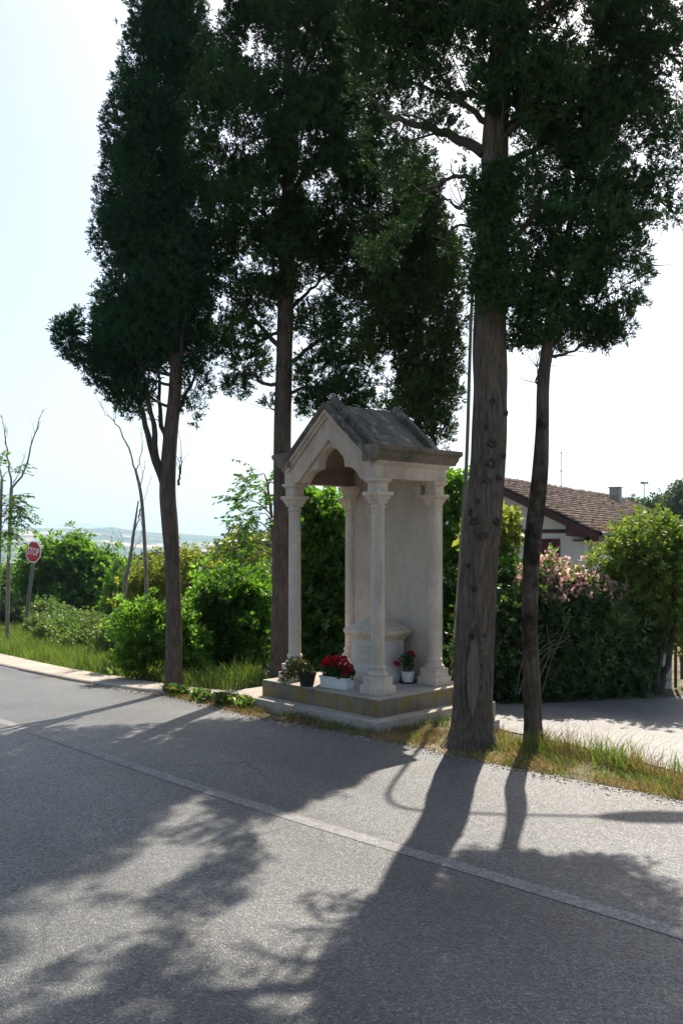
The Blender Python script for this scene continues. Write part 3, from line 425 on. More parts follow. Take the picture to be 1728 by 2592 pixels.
# front gable plate with the pointed opening
gp = [(-.672, 2.2865), (-.475, 2.2865), (0, 2.70), (.475, 2.2865), (.672, 2.2865), (.672, 2.452), (.60, 2.452), (0, 2.975), (-.60, 2.452), (-.672, 2.452)]
gab = sp('gable', MB().prism(gp, -.085, .02), 'stone_gable', bevel=.005)
tre = [(-.52, 2.2863)]
tre += [(-.2-.235*math.cos(a), 2.185+.235*math.sin(a)) for a in np.linspace(math.asin(.1013/.235), math.radians(88), 10)]
tre += [(.192*math.cos(a), 2.43+.192*math.sin(a)) for a in np.linspace(math.radians(183), math.radians(-3), 22)]
tre += [(.2+.235*math.cos(a), 2.185+.235*math.sin(a)) for a in np.linspace(math.radians(88), math.asin(.1013/.235), 10)]
tre += [(.52, 2.2863), (.50, 2.30), (0, 2.735), (-.50, 2.30)]
sp('trefoil_arch', MB().prism(tre, -.045, .06), 'stone_gable', gab, .004)
rk = sp('raking_cornice', MB().prism(chev(3.005, .085, .607), -.112, -.02), 'stone_gable', bevel=.005)
sp('cornice_fillet', MB().prism(chev(3.012, .05, .612), -.135, -.018), 'stone_gable', rk, .004)
ro = sp('roof', MB().prism(chev(3.06, .09, .58), .052, .868), 'roof_stone', bevel=.005)
sp('front_coping', MB().prism(chev(3.062, .055, .618), -.158, -.032), 'roof_stone', ro, .006)
sp('raised_rib', MB().prism(chev(3.135, .11, .575), -.031, .051), 'roof_stone', ro, .008)
sp('raised_rib', MB().prism(chev(3.125, .11, .575), .869, .95), 'roof_stone', ro, .008)
sp('back_coping', MB().prism(chev(3.058, .06, .60), .951, 1.035), 'roof_stone', ro, .006)
bg_ = sp('rear_gable', MB().prism([(-.672, 2.4205), (.672, 2.4205), (.672, 2.452), (.58, 2.452), (0, 2.955), (-.58, 2.452), (-.672, 2.452)], .80, .96), 'wall_back', bevel=0)
for sg in (-1, 1):
    b = sp('entablature', MB().prism([(sg*.535, 2.2867), (sg*.672, 2.2867), (sg*.672, 2.418), (sg*.683, 2.424), (sg*.690, 2.444), (sg*.705, 2.452), (sg*.535, 2.452)], .021, .93), 'stone_gable', bevel=.003)
    e = sp('eave_cornice', MB().prism([(sg*.535, 2.4525), (sg*.715, 2.4525), (sg*.722, 2.475), (sg*.748, 2.495), (sg*.762, 2.53), (sg*.795, 2.545), (sg*.805, 2.55), (sg*.808, 2.592), (sg*.535, 2.606)], -.15, 1.03), 'eave', bevel=.004)
    sp('frieze_moulding', MB().prism([(sg*.6725, 2.405), (sg*.70, 2.440), (sg*.712, 2.4515), (sg*.6725, 2.4515)], -.10, .95), 'stone_gable', b, .002)
    sp('scroll_bracket', MB().prism([(sg*.50, 2.285), (sg*.40, 2.285), (sg*.41, 2.25), (sg*.45, 2.20), (sg*.48, 2.14), (sg*.50, 2.13)], .70, .79), 'stone_gable', bevel=.006)
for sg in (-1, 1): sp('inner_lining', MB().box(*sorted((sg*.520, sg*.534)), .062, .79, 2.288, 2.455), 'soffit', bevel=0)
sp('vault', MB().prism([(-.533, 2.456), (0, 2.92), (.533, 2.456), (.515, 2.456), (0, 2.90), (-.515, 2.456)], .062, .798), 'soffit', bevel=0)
# altar
ax, ay = 0.0, .615
al = sp('altar', MB().sqlathe([(1, 0), (1, 1)]), 'stone_pale', bevel=0)
al.data.clear_geometry()
def bx2(mb, hw, hd, z0, z1): return mb.box(ax-hw, ax+hw, ay-hd, ay+hd, z0, z1)
tmp = bx2(MB(), .225, .165, .42, .665); me = bpy.data.meshes.new('altar'); me.from_pydata(tmp.v, [], tmp.f); me.materials.append(Mt['stone_pale']); al.data = me
def taper(mb, rings):
    v = []; f = []
    for hw, hd, z in rings: v += [(ax-hw,ay-hd,z),(ax+hw,ay-hd,z),(ax+hw,ay+hd,z),(ax-hw,ay+hd,z)]
    for i in range(len(rings)-1):
        for k in range(4): f.append((4*i+k, 4*i+(k+1) % 4, 4*i+4+(k+1) % 4, 4*i+4+k))
    f.append((3,2,1,0)); b = 4*(len(rings)-1); f.append((b,b+1,b+2,b+3)); return mb.add(v, f)
sp('altar_base', taper(MB(), [(.27, .205, .2405), (.27, .205, .34), (.255, .19, .345), (.25, .185, .385), (.235, .172, .41), (.23, .168, .4195)]), 'stone_pale', al, .004)
sp('altar_cornice', taper(MB(), [(.228, .168, .6655), (.24, .18, .69), (.26, .20, .705), (.275, .215, .725), (.285, .222, .74), (.285, .222, .775), (.27, .21, .7755)]), 'stone', al, .004)
sp('altar_lid', taper(MB(), [(.265, .205, .776), (.25, .19, .795), (.13, .10, .862), (.11, .085, .866), (.11, .085, .885)]), 'stone', al, .004)
pq = sp('plaque', MB().box(ax-.19, ax+.19, ay-.172, ay-.1655, .45, .645), 'stone_pale', al, .002)
m_inc = plain('engraved_line', (.36, .40, .34), .8)
for i, (z, wd) in enumerate(((.60, .15), (.582, .15), (.545, .13), (.525, .09))):
    x = -wd
    while x < wd:
        l = random.Random(i*97+int(x*1000)).uniform(.02, .05); MB().box(ax+x, ax+min(x+l, wd), ay-.1745, ay-.1718, z, z+.008).build('engraving', m_inc, pq); x += l+.012
m_iron = plain('dark_iron', (.05, .045, .04), .7, .3, .3)
sp('finial', MB().box(ax-.012, ax+.012, ay-.012, ay+.012, .885, 1.05).box(ax-.028, ax+.028, ay-.01, ay+.01, 1.0, 1.02), 'stone_pale', al, .003)
# step blocks beside the platform
for nm, a, lab in (('step_block', (1.36, 1.75, .28, .375, -.05, .108), 'lower grey concrete step block behind the thick cypress trunk'),
                   ('step_block', (1.37, 1.715, .29, .36, .1085, .262), 'upper grey concrete step block resting on the lower one')):
    o = MB().box(*a).build(nm, Mt['concrete'], None, .01, .6); o.location = (-.0715, 9.08, 0); o.rotation_euler.z = RZ
    tag(o, lab, 'step', 'concrete step blocks behind the big trunk')
# ================================================================ potted flowers on the platform
Mt['geranium_leaf'] = leaf_mat('geranium_leaf', (.03, .07, .02), (.08, .16, .04), .3)
Mt['red_petal'] = leaf_mat('red_petal', (.42, .004, .012), (.72, .012, .025), .25, (1.2, .5, .5), .5, .3, 6)
Mt['pink_petal'] = leaf_mat('pink_petal', (.62, .13, .22), (.8, .25, .33), .3, (1.2, .8, .8))
Mt['plastic_white'] = plain('white_plastic', (.78, .76, .73), .45, .45, .06, 8)
Mt['plastic_black'] = plain('black_plastic', (.025, .023, .022), .5, .4, .2, 15)
Mt['pot_soil'] = plain('potting_soil', (.05, .035, .022), .95, .1, .4, 60)
def flower_heads(pts, r, n, rng, mat, parent, name='blossom'):
    for p in pts:
        u = rng.normal(size=(n, 3)); u /= np.linalg.norm(u, axis=1)[:, None]; u[:, 2] = np.abs(u[:, 2])*.9-.15
        V, Fc = rhombs(np.array(p)+u*r*.55, u+rng.normal(0, .5, (n, 3)), r*rng.uniform(.5, .95, n), r*rng.uniform(.5, .9, n), rng, .25)
        np_obj(name, V, Fc, mat, parent)
def leaf_blob(lobes, per, size, mat, parent, rng, name='foliage', L=1., W=.75, upb=.4, gap=None, depth=.8):
    P, O = lobe_points(lobes, per, rng, depth, .25, 3, gap); D = O*.6+rng.normal(0, .55, O.shape)+np.array([0, 0, upb])
    s = size*rng.uniform(.6, 1.25, len(P)); V, Fc = rhombs(P, D, s*L, s*W, rng, .2)
    return np_obj(name, V, Fc, mat, parent)
def stems(pairs, r, mat, parent, name='stem'):
    for a, b in pairs:
        a = np.array(a); b = np.array(b); m = (a+b)/2+np.array([.01, -.01, 0]); V, Fc = tube_np(catmull([a, m, b], 6), np.linspace(r, r*.6, 6), 5); np_obj(name, V, Fc, mat, parent, True)
rng = np.random.default_rng(11)
g = empty('flower_box', (-.045, 8.97, .241), math.radians(-39), 'white plastic window box of red geraniums on the platform edge', 'flower box')
bxm = MB(); hw, hd, hh = .172, .066, .112
bxm.add([(-hw*.93,-hd*.88,0),(hw*.93,-hd*.88,0),(hw*.93,hd*.88,0),(-hw*.93,hd*.88,0),(-hw,-hd,hh),(hw,-hd,hh),(hw,hd,hh),(-hw,hd,hh),
         (-hw+.008,-hd+.008,hh),(hw-.008,-hd+.008,hh),(hw-.008,hd-.008,hh),(-hw+.008,hd-.008,hh),(-hw+.01,-hd+.01,hh-.02),(hw-.01,-hd+.01,hh-.02),(hw-.01,hd-.01,hh-.02),(-hw+.01,hd-.01,hh-.02)],
        [(3,2,1,0)]+[(a,(a+1)%4,4+(a+1)%4,4+a) for a in range(4)]+[(4+a,4+(a+1)%4,8+(a+1)%4,8+a) for a in range(4)]+[(8+a,8+(a+1)%4,12+(a+1)%4,12+a) for a in range(4)])
bxm.build('box', Mt['plastic_white'], g, .003, .6)
rm = MB()
for x0, x1, y0, y1 in ((-hw-.005, hw+.005, -hd-.006, -hd+.003), (-hw-.005, hw+.005, hd-.003, hd+.006), (-hw-.006, -hw+.003, -hd+.0031, hd-.0031), (hw-.003, hw+.006, -hd+.0031, hd-.0031)): rm.box(x0, x1, y0, y1, hh-.014, hh+.003)
rm.build('rim', Mt['plastic_white'], g, .002)
MB().box(-hw+.011, hw-.011, -hd+.011, hd-.011, hh-.04, hh-.018).build('soil', Mt['pot_soil'], g)
leaf_blob([(-.09, 0, .16, .09, .06, 1), (.02, 0, .17, .10, .07, 1), (.11, 0, .15, .09, .06, 1)], 2600, .038, Mt['geranium_leaf'], g, rng, W=.95)
hd_pts = [(-.15, -.02, .235), (-.11, .01, .275), (-.06, -.03, .26), (-.02, .02, .29), (.03, -.02, .275), (.07, .02, .29), (.11, -.01, .26), (.15, .01, .225), (.17, -.03, .185), (.15, -.05, .15), (-.09, -.05, .225), (.02, -.05, .225), (-.04, .0, .24), (.10, -.05, .215)]
flower_heads(hd_pts, .036, 46, rng, Mt['red_petal'], g)
stems([((x*.7, y*.5, .09), (x, y, z)) for x, y, z in hd_pts], .003, Mt['geranium_leaf'], g)
def round_pot(prof, mat, parent, n=28): return MB().lathe(prof, n).build('pot', Mt[mat], parent, 0, .7)
g = empty('white_flower_pot', (.678, 9.29, .241), 0, 'small round white flower pot with two red roses beside the altar', 'flower pot')
round_pot([(.054, .012), (.068, .105), (.073, .105), (.074, .118), (.066, .118), (.064, .10)], 'plastic_white', g)
MB().lathe([(.05, 0), (.078, .003), (.084, .016), (.078, .016), (.07, .010)], 28).build('saucer', Mt['plastic_black'], g, 0, .7)
MB().lathe([(.06, .085), (.064, .10)], 20).build('soil', Mt['pot_soil'], g)
leaf_blob([(.0, 0, .19, .05, .07, 1), (-.03, -.01, .24, .05, .05, 1), (.015, 0, .27, .04, .04, 1)], 2200, .035, Mt['geranium_leaf'], g, rng)
flower_heads([(.03, -.01, .30), (.045, .0, .275), (-.12, -.02, .20), (-.105, -.02, .185)], .03, 40, rng, Mt['red_petal'], g)
stems([((0, 0, .1), (.03, -.01, .29)), ((0, 0, .1), (-.11, -.02, .19)), ((0, 0, .1), (-.02, 0, .25))], .004, Mt['geranium_leaf'], g)
g = empty('black_flower_pot', (-.345, 9.10, .241), 0, 'black plastic pot with a bushy green plant and pink blooms', 'flower pot')
round_pot([(.065, .0), (.092, .12), (.098, .12), (.098, .132), (.088, .132), (.085, .11)], 'plastic_black', g)
MB().lathe([(.08, .09), (.085, .105)], 20).build('soil', Mt['pot_soil'], g)
Mt['pot_leaf'] = leaf_mat('pot_plant_leaf', (.045, .08, .02), (.16, .21, .05), .4, accent=(.35, .10, .04), acc_amt=.08)
leaf_blob([(-.04, -.02, .17, .10, .08, 1), (-.14, -.03, .14, .10, .09, 1), (-.10, -.02, .22, .10, .06, .8), (-.21, -.03, .10, .07, .08, .7), (.03, -.04, .16, .05, .06, .7)], 1500, .036, Mt['pot_leaf'], g, rng)
flower_heads([(-.29, -.04, .19), (-.265, -.03, .175), (-.27, -.02, .15), (-.20, -.05, .10)], .022, 24, rng, Mt['pink_petal'], g)
stems([((0, 0, .1), (-.28, -.04, .18)), ((0, 0, .1), (-.12, -.02, .2)), ((0, 0, .1), (0, 0, .2)), ((0, 0, .1), (-.19, -.03, .12))], .004, Mt['geranium_leaf'], g)
# ================================================================ CYPRESS TREES
Mt['cyp'] = leaf_mat('cypress_leaf', (.022, .060, .022), (.060, .132, .046), .18, (1.1, 1.3, .6), .7, .15, 1.3, (.085, .06, .03), .06, (.06, .05, .024))
Mt['cyp_cool'] = leaf_mat('cypress_leaf_cool', (.020, .062, .032), (.052, .132, .064), .16, (1., 1.3, .7), .7, .15, 1.3, (.07, .055, .035), .05, (.045, .05, .028))
Mt['cyp_warm'] = leaf_mat('cypress_leaf_warm', (.026, .060, .022), (.072, .128, .044), .18, (1.3, 1.2, .5), .7, .15, 1.6, (.12, .085, .04), .08)
CONE = (np.array([(1, 0, 0), (-1, 0, 0), (0, 1, 0), (0, -1, 0), (0, 0, 1), (0, 0, -1.)]), np.array([(0, 2, 4), (2, 1, 4), (1, 3, 4), (3, 0, 4), (2, 0, 5), (1, 2, 5), (3, 1, 5), (0, 3, 5)]))
Mt['cone'] = plain('cypress_cone', (.20, .16, .11), .8, .2, .3, 30)
def trunk_mesh(pts, nr, n, amp, seed, flare=0.0, scar=None):
    P = catmull(np.asarray(pts)[:, :4], nr); C = P[:, :3]; R = P[:, 3]
    th = np.arange(n)*2*PI/n; Z = C[:, 2]
    TH, ZZ = np.meshgrid(th, Z); cs = np.stack([np.cos(TH)*2.2, np.sin(TH)*2.2, ZZ*.9+seed], -1)
    big = vnoise(cs)-.5; fine = vnoise(np.stack([np.cos(TH)*7, np.sin(TH)*7, ZZ*2.2+seed*3], -1))-.5
    rid = 1-2*np.abs(vnoise(np.stack([np.cos(TH)*5, np.sin(TH)*5, ZZ*.7+9+seed], -1))-.5)
    rr = R[:, None]*(1+amp*(1.3*big+.8*fine+.35*(rid-.6)))
    h = ZZ-Z[0]; rr = rr*(1+flare*np.exp(-h/.13)*(1+.5*np.sin(TH*5+seed)))
    if scar:
        z0, z1, t0, hwid = scar; zc = (ZZ-z0)/(z1-z0); lens = np.where((zc > 0) & (zc < 1), np.sin(np.clip(zc, 0, 1)*PI)**.7, 0)*hwid
        dth = np.abs((TH-t0+PI) % (2*PI)-PI); ins = np.clip((lens-dth)/.12, 0, 1); rim = np.exp(-((dth-lens-.10)/.11)**2)*(lens > .05)
        rr = rr*(1-ins)+ins*(R[:, None]*.93)+R[:, None]*.07*rim
    V = C[:, None]+np.stack([np.cos(TH)*rr, np.sin(TH)*rr, 0*rr], -1)
    i = np.arange(nr-1)[:, None]*n; k = np.arange(n)[None]; k2 = (k+1) % n
    return V.reshape(-1, 3), np.stack([i+k, i+k2, i+n+k2, i+n+k], -1).reshape(-1, 4), C, R
def limb(parent, pts, r0, mat, rng, nt=5, name='branch', r1=.25, wob=.02):
    n = 14; C = catmull(pts, n); C[1:-1] += rng.normal(0, wob*.4, (n-2, 3)); V, F = tube_np(C, np.linspace(r0, r0*r1, n), 7)
    o = part(name, V, F, mat, parent, True); tw = []
    for _ in range(nt):
        k = rng.integers(3, n-1); d = C[k]-C[k-1]; d = d/np.linalg.norm(d)+rng.normal(0, .55, 3)+np.array([0, 0, .25]); L = rng.uniform(.08, .28)
        q = [C[k], C[k]+d*L*.5, C[k]+d*L+rng.normal(0, .05, 3)]; tw.append(tube_np(catmull(q, 6), np.linspace(r0*.3, r0*.1, 6), 4))
    if tw: V, F = merge(tw); np_obj('twigs', V-np.array(parent.location), F, mat, o)['kind'] = 'stuff'
    return o
def cypress(label, trunk, lobes, limbs, leafm, barkm, seed, per, size, gap=.36, amp=.10, nr=70, n=24, flare=.25, scar=None, auto=10, up=.7, rgh=.24):
    rng = np.random.default_rng(seed); b = trunk[0]
    t = empty('cypress_tree', b[:3], 0, label, 'tree', 'cypress trees round the shrine')
    V, F, C, R = trunk_mesh(trunk, nr, n, amp, seed, flare, scar); tk = part('trunk', V, F, barkm, t, True)
    for pts, r in limbs: limb(t, pts, r, Mt['bark_dark'], rng, 7)
    idx = [i for i in rng.permutation(len(lobes)) if lobes[i][5] > .85 and lobes[i][1] < trunk[0][1]+.5][:auto]
    for i in idx:                                   # boughs that carry the crown lobes
        x, y, z, rh, rv, d = lobes[i]; e = np.array([x, y, z+rv*.3]); k = int(np.argmin(np.abs(C[:, 2]-(z-rv*.6-.3*np.hypot(x-C[0, 0], y-C[0, 1])))))
        limb(t, [C[k], C[k]*.5+e*.5+np.array([0, 0, -.08]), e], max(.014, R[k]*.28), Mt['bark_dark'], rng, 4)
    P, O = lobe_points(lobes, per, rng, .62, rgh, 2.4, gap, seed, .02, .25)
    D = O*.75+np.array([0, 0, up])+rng.normal(0, .38, O.shape); s = size*rng.uniform(.65, 1.25, len(P))
    which = rng.integers(0, len(SPRAYS), len(P)); parts = [scatter(*SPRAYS[q], P[which == q], D[which == q], s[which == q], rng) for q in range(len(SPRAYS))]
    V, F = merge(parts); part('crown', V, F, leafm, t)
    k = rng.permutation(len(P))[:260]; cV, cF = scatter(CONE[0], CONE[1], P[k]+O[k]*.03, O[k], rng.uniform(.010, .017, len(k)), rng); part('cones', cV, cF, Mt['cone'], t)['kind'] = 'stuff'
    return t, C, R
cypress('slender cypress by the road with several stems branching low on the left', T1_TRUNK, T1_LOBES, T1_LIMBS, Mt['cyp_cool'], Mt['bark_grey'], 1, 720, .088, .33, rgh=.15)
cypress('spreading cypress standing behind the left side of the shrine', T2_TRUNK, T2_LOBES, T2_LIMBS, Mt['cyp'], Mt['bark_grey'], 2, 560, .095, .43)
cypress('narrow brownish cypress rising behind the shrine roof', T3_TRUNK, T3_LOBES, [], Mt['cyp_warm'], Mt['bark_dark'], 3, 560, .095, .34, auto=8)
t4, C4, R4 = cypress('thick leaning cypress with knots and a bare scar in front of the platform', T4_TRUNK, T4_LOBES, T4_LIMBS, Mt['cyp'], Mt['bark_big'], 4, 820, .070, .43, .16, 300, 110, .45, (.18, 1.02, -1.75, .42))
cypress('thin crooked dark mossy cypress at the verge beside the side road', T5_TRUNK, T5_LOBES, T5_LIMBS, Mt['cyp'], Mt['bark_moss'], 5, 860, .070, .39, .16, 140, 40, .25)
# knots and bare scar of the thick trunk
kprof = [(.050, -.022), (.046, -.004), (.036, .009), (.026, .013), (.018, .010), (.010, .004), (.003, .002)]
def on_trunk(z, x):
    k = int(np.argmin(np.abs(C4[:, 2]-z))); s_ = np.clip((x-C4[k, 0])/R4[k], -.93, .93); a = -PI/2+math.asin(s_)
    n_ = np.array([math.cos(a), math.sin(a), 0]); return C4[k]+n_*R4[k]*1.02, n_
for i, (x, z, s_) in enumerate([(1.231, 2.48, 1.2), (1.225, 2.33, 1.3), (1.20, 2.177, 1.1), (1.093, 1.854, 1.1), (1.156, 1.736, 1.4), (1.10, 1.289, .8), (1.064, .923, .8), (1.281, 1.854, 1.0), (1.119, 2.0, .8), (1.07, 1.935, .8), (1.19, 2.62, .7), (1.34, 2.4, .9), (1.36, 2.75, .9), (1.33, 1.35, .6), (1.17, .9, .6), (1.30, 2.2, .8), (1.05, 1.5, .6), (1.24, 2.85, .8)]):
    p, n_ = on_trunk(z, x); rr = random.Random(i)
    o = MB().lathe(kprof, 14, cap=True).build('knot', Mt['knot'], t4, 0, True)
    me = o.data
    for v in me.vertices: v.co.x *= 1+.5*(rr.random()-.5); v.co.y *= 1+.5*(rr.random()-.5); v.co.z *= 1+.5*(rr.random()-.5)
    o.location = Vector(p)-t4.location; o.rotation_euler = Vector(n_).to_track_quat('Z', 'Y').to_euler(); o.scale = (s_*.8, s_*.8, s_*1.0)
zz = np.linspace(.20, 1.0, 40); vv = []; ff = []; nu = 14
for z in zz:
    k = int(np.argmin(np.abs(C4[:, 2]-z))); hw_ = .42*math.sin((z-.18)/.84*PI)**.7*.96
    for u in np.linspace(-1, 1, nu): a = -1.75+u*hw_; r_ = R4[k]*(.945-.01*u*u); vv.append((C4[k, 0]+math.cos(a)*r_, C4[k, 1]+math.sin(a)*r_, z))
for i in range(len(zz)-1):
    for j in range(nu-1): b = i*nu+j; ff.append((b, b+1, b+nu+1, b+nu))
for sd_ in (-1, 1):                                # dark rolled bark lips beside the bare wood
    q = []
    for z in zz:
        k = int(np.argmin(np.abs(C4[:, 2]-z))); a = -1.75+sd_*(.42*math.sin((z-.18)/.84*PI)**.7+.04); q.append((C4[k, 0]+math.cos(a)*R4[k]*.985, C4[k, 1]+math.sin(a)*R4[k]*.985, z))
    V, F = tube_np(np.array(q)+np.random.default_rng(sd_+5).normal(0, .003, (len(q), 3)), np.random.default_rng(sd_+9).uniform(.006, .014, len(q)), 7); part('scar_lip', V, F, Mt['knot'], t4, True)
o = part('bare_scar', np.array(vv), np.array(ff), Mt['scar'], t4, True); o['label'] = 'smooth grey bare wood scar low on the trunk'
# ================================================================ saplings
def sapling(label, tr, limbs, seed, leafpts=None, leafm=None, lscale=.5, grp='thin young trees in the scrub'):
    rng = np.random.default_rng(seed); gz = float(terrain(tr[0][0], tr[0][1])); tr = [(tr[0][0], tr[0][1], min(gz, tr[0][2])-.1, tr[0][3])]+list(tr)
    t = empty('sapling', tr[0][:3], 0, label, 'tree', grp); P = catmull(np.array(tr), 24); V, F = tube_np(P[:, :3], P[:, 3], 8); part('trunk', V, F, Mt['bark_pale'], t, True)
    for pts, r in limbs: limb(t, pts, r, Mt['bark_pale'], rng, 5, r1=.2, wob=.03)
    if leafpts is not None:
        rac = []; lea = []
        for p in leafpts:
            p = np.array(p); k = int(np.argmin(np.abs(P[:, 2]-p[2]+.15))); c = P[k, :3]
            V, F = tube_np(catmull([c, (c+p)/2+np.array([0, 0, .08]), p], 6), np.linspace(.012, .006, 6), 4); rac.append((V, F))
            for _ in range(6):                       # pinnate leaves round each shoot tip
                d = (p-c)*np.array([1, 1, .3]); d = d/(np.linalg.norm(d)+1e-6)*.8+rng.normal(0, .55, 3); d /= np.linalg.norm(d); L = rng.uniform(.7, 1.15)*lscale
                tt = np.linspace(0, 1, 10)[:, None]; cur = p+d*L*tt+np.array([0, 0, -.35*L])*tt**2+np.array([0, 0, .12*L])*tt
                rac.append(tube_np(cur, np.linspace(.004, .002, 10), 3)); side = np.cross(d, [0, 0, 1.]); side /= np.linalg.norm(side)+1e-6
                for sg in (-1, 1):
                    q = cur[2:]; dd = side*sg+d*.35+rng.normal(0, .12, q.shape)+np.array([0, 0, -.35])
                    V, F = rhombs(q, dd, np.full(len(q), L*.26), np.full(len(q), L*.085), rng, .1); lea.append((V, F))
        V, F = merge(rac); part('leaf_stalks', V, F, Mt['bark_pale'], t); V, F = merge(lea); part('crown', V, F, leafm, t)
    return t
Mt['ail'] = leaf_mat('ailanthus_leaf', (.05, .11, .025), (.12, .22, .05), .5, (1.5, 1.7, .5), .45, .4)
sapling('bare forked sapling behind the stop sign at the left edge', S1, S1_L, 21)
sapling('tall bare crooked sapling just left of the slender cypress', S2, S2_L, 22)
sapling('short twiggy dead sapling left of the tall bare one', S3, S3_L, 23)
sapling('young leafy tree of heaven against the middle trunk', AIL1_TR, [], 24, AIL1, Mt['ail'], .46)
sapling('leafy tree of heaven at the far left edge', AIL2_TR, [], 25, AIL2, Mt['ail'], .55)
# ================================================================ shrubs
TW = [twig_template(i) for i in range(4)]; TWN = [twig_template(20+i, 9, .55, .13) for i in range(4)]; TWB = [twig_template(40+i, 7, .55, .36) for i in range(4)]
def shrub(name, label, lobes, leafm, seed, per, size, tw=None, gap=.25, cat='shrub', up=.35, stem_r=.03, nst=5, group='shrubs and bushes behind the shrine', depth=.5, rough=.38, bark='bark_dark'):
    rng = np.random.default_rng(seed); tw = tw or TW; L = np.array([l[:5] for l in lobes]); cx, cy = L[:, 0].mean(), L[:, 1].mean(); gz = float(terrain(cx, cy))
    t = empty(name, (cx, cy, gz), 0, label, cat, group)
    for i in rng.permutation(len(lobes))[:nst]:
        x, y, z = L[i, :3]; b0 = np.array([cx+(x-cx)*.25, cy+(y-cy)*.25, gz-.05]); limb(t, [b0, b0*.5+np.array([x, y, z])*.5+rng.normal(0, .06, 3), np.array([x, y, z+L[i, 4]*.5])], stem_r, Mt[bark], rng, 4, 'stem')
    P, O = lobe_points(lobes, per, rng, depth, rough, 2.2, gap, seed, .18, .7); ok = P[:, 2] > terrain(P[:, 0], P[:, 1])+.02; P = P[ok]; O = O[ok]
    D = O*.8+np.array([0, 0, up])+rng.normal(0, .45, O.shape); s = size*rng.uniform(.65, 1.3, len(P)); wh = rng.integers(0, 4, len(P))
    V, F = merge([scatter(*tw[q], P[wh == q], D[wh == q], s[wh == q], rng) for q in range(4)]); part('foliage', V, F, leafm, t)
    return t, P, O
G_ = (1.5, 1.7, .5)
Mt['lf_dark'] = leaf_mat('dark_green_leaf', (.03, .07, .02), (.08, .15, .04), .45, G_, .45, .45)
Mt['lf_mid'] = leaf_mat('mid_green_leaf', (.05, .12, .026), (.14, .25, .06), .6, G_, .45, .45)
Mt['lf_bright'] = leaf_mat('bright_green_leaf', (.07, .15, .03), (.18, .30, .07), .62, G_, .45, .45)
Mt['lf_yellow'] = leaf_mat('yellow_green_leaf', (.12, .155, .035), (.28, .32, .075), .55, (1.4, 1.4, .5), .5, .35, 2.5)
Mt['lf_round'] = leaf_mat('round_tree_leaf', (.085, .135, .03), (.21, .28, .07), .5, (1.4, 1.5, .5), .45, .4, 2.)
Mt['lf_bramble'] = leaf_mat('bramble_leaf', (.05, .095, .03), (.17, .24, .09), .4, G_, .4, .65, 2., (.22, .12, .06), .04)
Mt['lf_far'] = leaf_mat('far_tree_leaf', (.05, .085, .035), (.09, .13, .05), .25, G_, .6, .2)
Mt['lf_ole'] = leaf_mat('oleander_leaf', (.06, .12, .045), (.15, .23, .09), .5, G_, .45, .45)
Mt['lf_hedge'] = leaf_mat('ivy_leaf', (.028, .066, .021), (.075, .14, .044), .4, G_, .4, .5, 1.5, (.09, .06, .03), .05)
B_ = BUSHES
shrub('bush', 'large round green bush right of the stop sign', B_['round_left'], Mt['lf_mid'], 31, 75, .30, TWB)
shrub('bush', 'small pale bush between the round bush and bare saplings', B_['pale_sapling'], Mt['lf_bright'], 32, 80, .24)
shrub('bush', 'low dark bush behind the stop sign at the left edge', B_['far_left_low'], Mt['lf_mid'], 33, 60, .30)
shrub('bush', 'yellow green rounded shrub behind the slender cypress trunk', B_['pitto'], Mt['lf_yellow'], 34, 190, .17)
shrub('ivy_mound', 'ivy covered mound at the foot of the slender cypress', B_['ivy_mound'], Mt['lf_bright'], 35, 330, .11, TWB, .2)
shrub('bush', 'dark leafy bush left of the shrine under the tree of heaven', B_['dark_mid'], Mt['lf_mid'], 36, 240, .14, TWB, .22)
shrub('bush', 'olive green tree crown beyond the dark leafy bush', B_['olive_mid'], Mt['lf_yellow'], 37, 110, .2)
shrub('fig_bush', 'broad dark fig bush seen between the shrine columns', B_['fig_back'], Mt['lf_mid'], 38, 240, .17, TWB, .2)
shrub('laurel_bush', 'tall laurel bush right of the shrine behind the lamp pole', B_['laurel_back'], Mt['lf_mid'], 39, 260, .14, TWB, .2)
shrub('loquat_shrub', 'glossy pale leaved shrub in front of the house gable', B_['loquat'], Mt['lf_yellow'], 40, 160, .17, TWB, .34)
shrub('bush', 'dark shrub between the thick and the thin cypress trunks', B_['dark_shrub'], Mt['lf_mid'], 41, 280, .13, TWB, .2)
ol, P, O = shrub('oleander', 'oleander shrub covered in pale pink blossom below the house', B_['oleander'], Mt['lf_ole'], 42, 300, .15, TWN, .22, bark='bark_pale', stem_r=.02)
rng = np.random.default_rng(77)
zt = 1.7+(1367-1500)/2300*10.1; sel = (O[:, 2] > .05) & (P[:, 2] > zt-.12) & (P[:, 1] < 10.6); P = P[sel]; O = O[sel]; k = rng.random(len(P)) < .9; P = P[k]+O[k]*.075; O = O[k]
Mt['oleander_petal'] = leaf_mat('oleander_petal', (.66, .38, .36), (.92, .70, .66), .5, (1.2, 1.0, .95), .6, .2, 3)
q = np.repeat(P, 7, 0)+rng.normal(0, .026, (len(P)*7, 3)); s = rng.uniform(.03, .055, len(q)); V, F = rhombs(q, np.repeat(O, 7, 0)+rng.normal(0, .7, q.shape), s, s*.9, rng, .2); part('blossom', V, F, Mt['oleander_petal'], ol)
rt, P, O = shrub('round_tree', 'rounded yellow green tree at the right edge before the house', B_['round_tree'], Mt['lf_round'], 43, 330, .12, TW, .26, 'tree', .4, .045, 7)
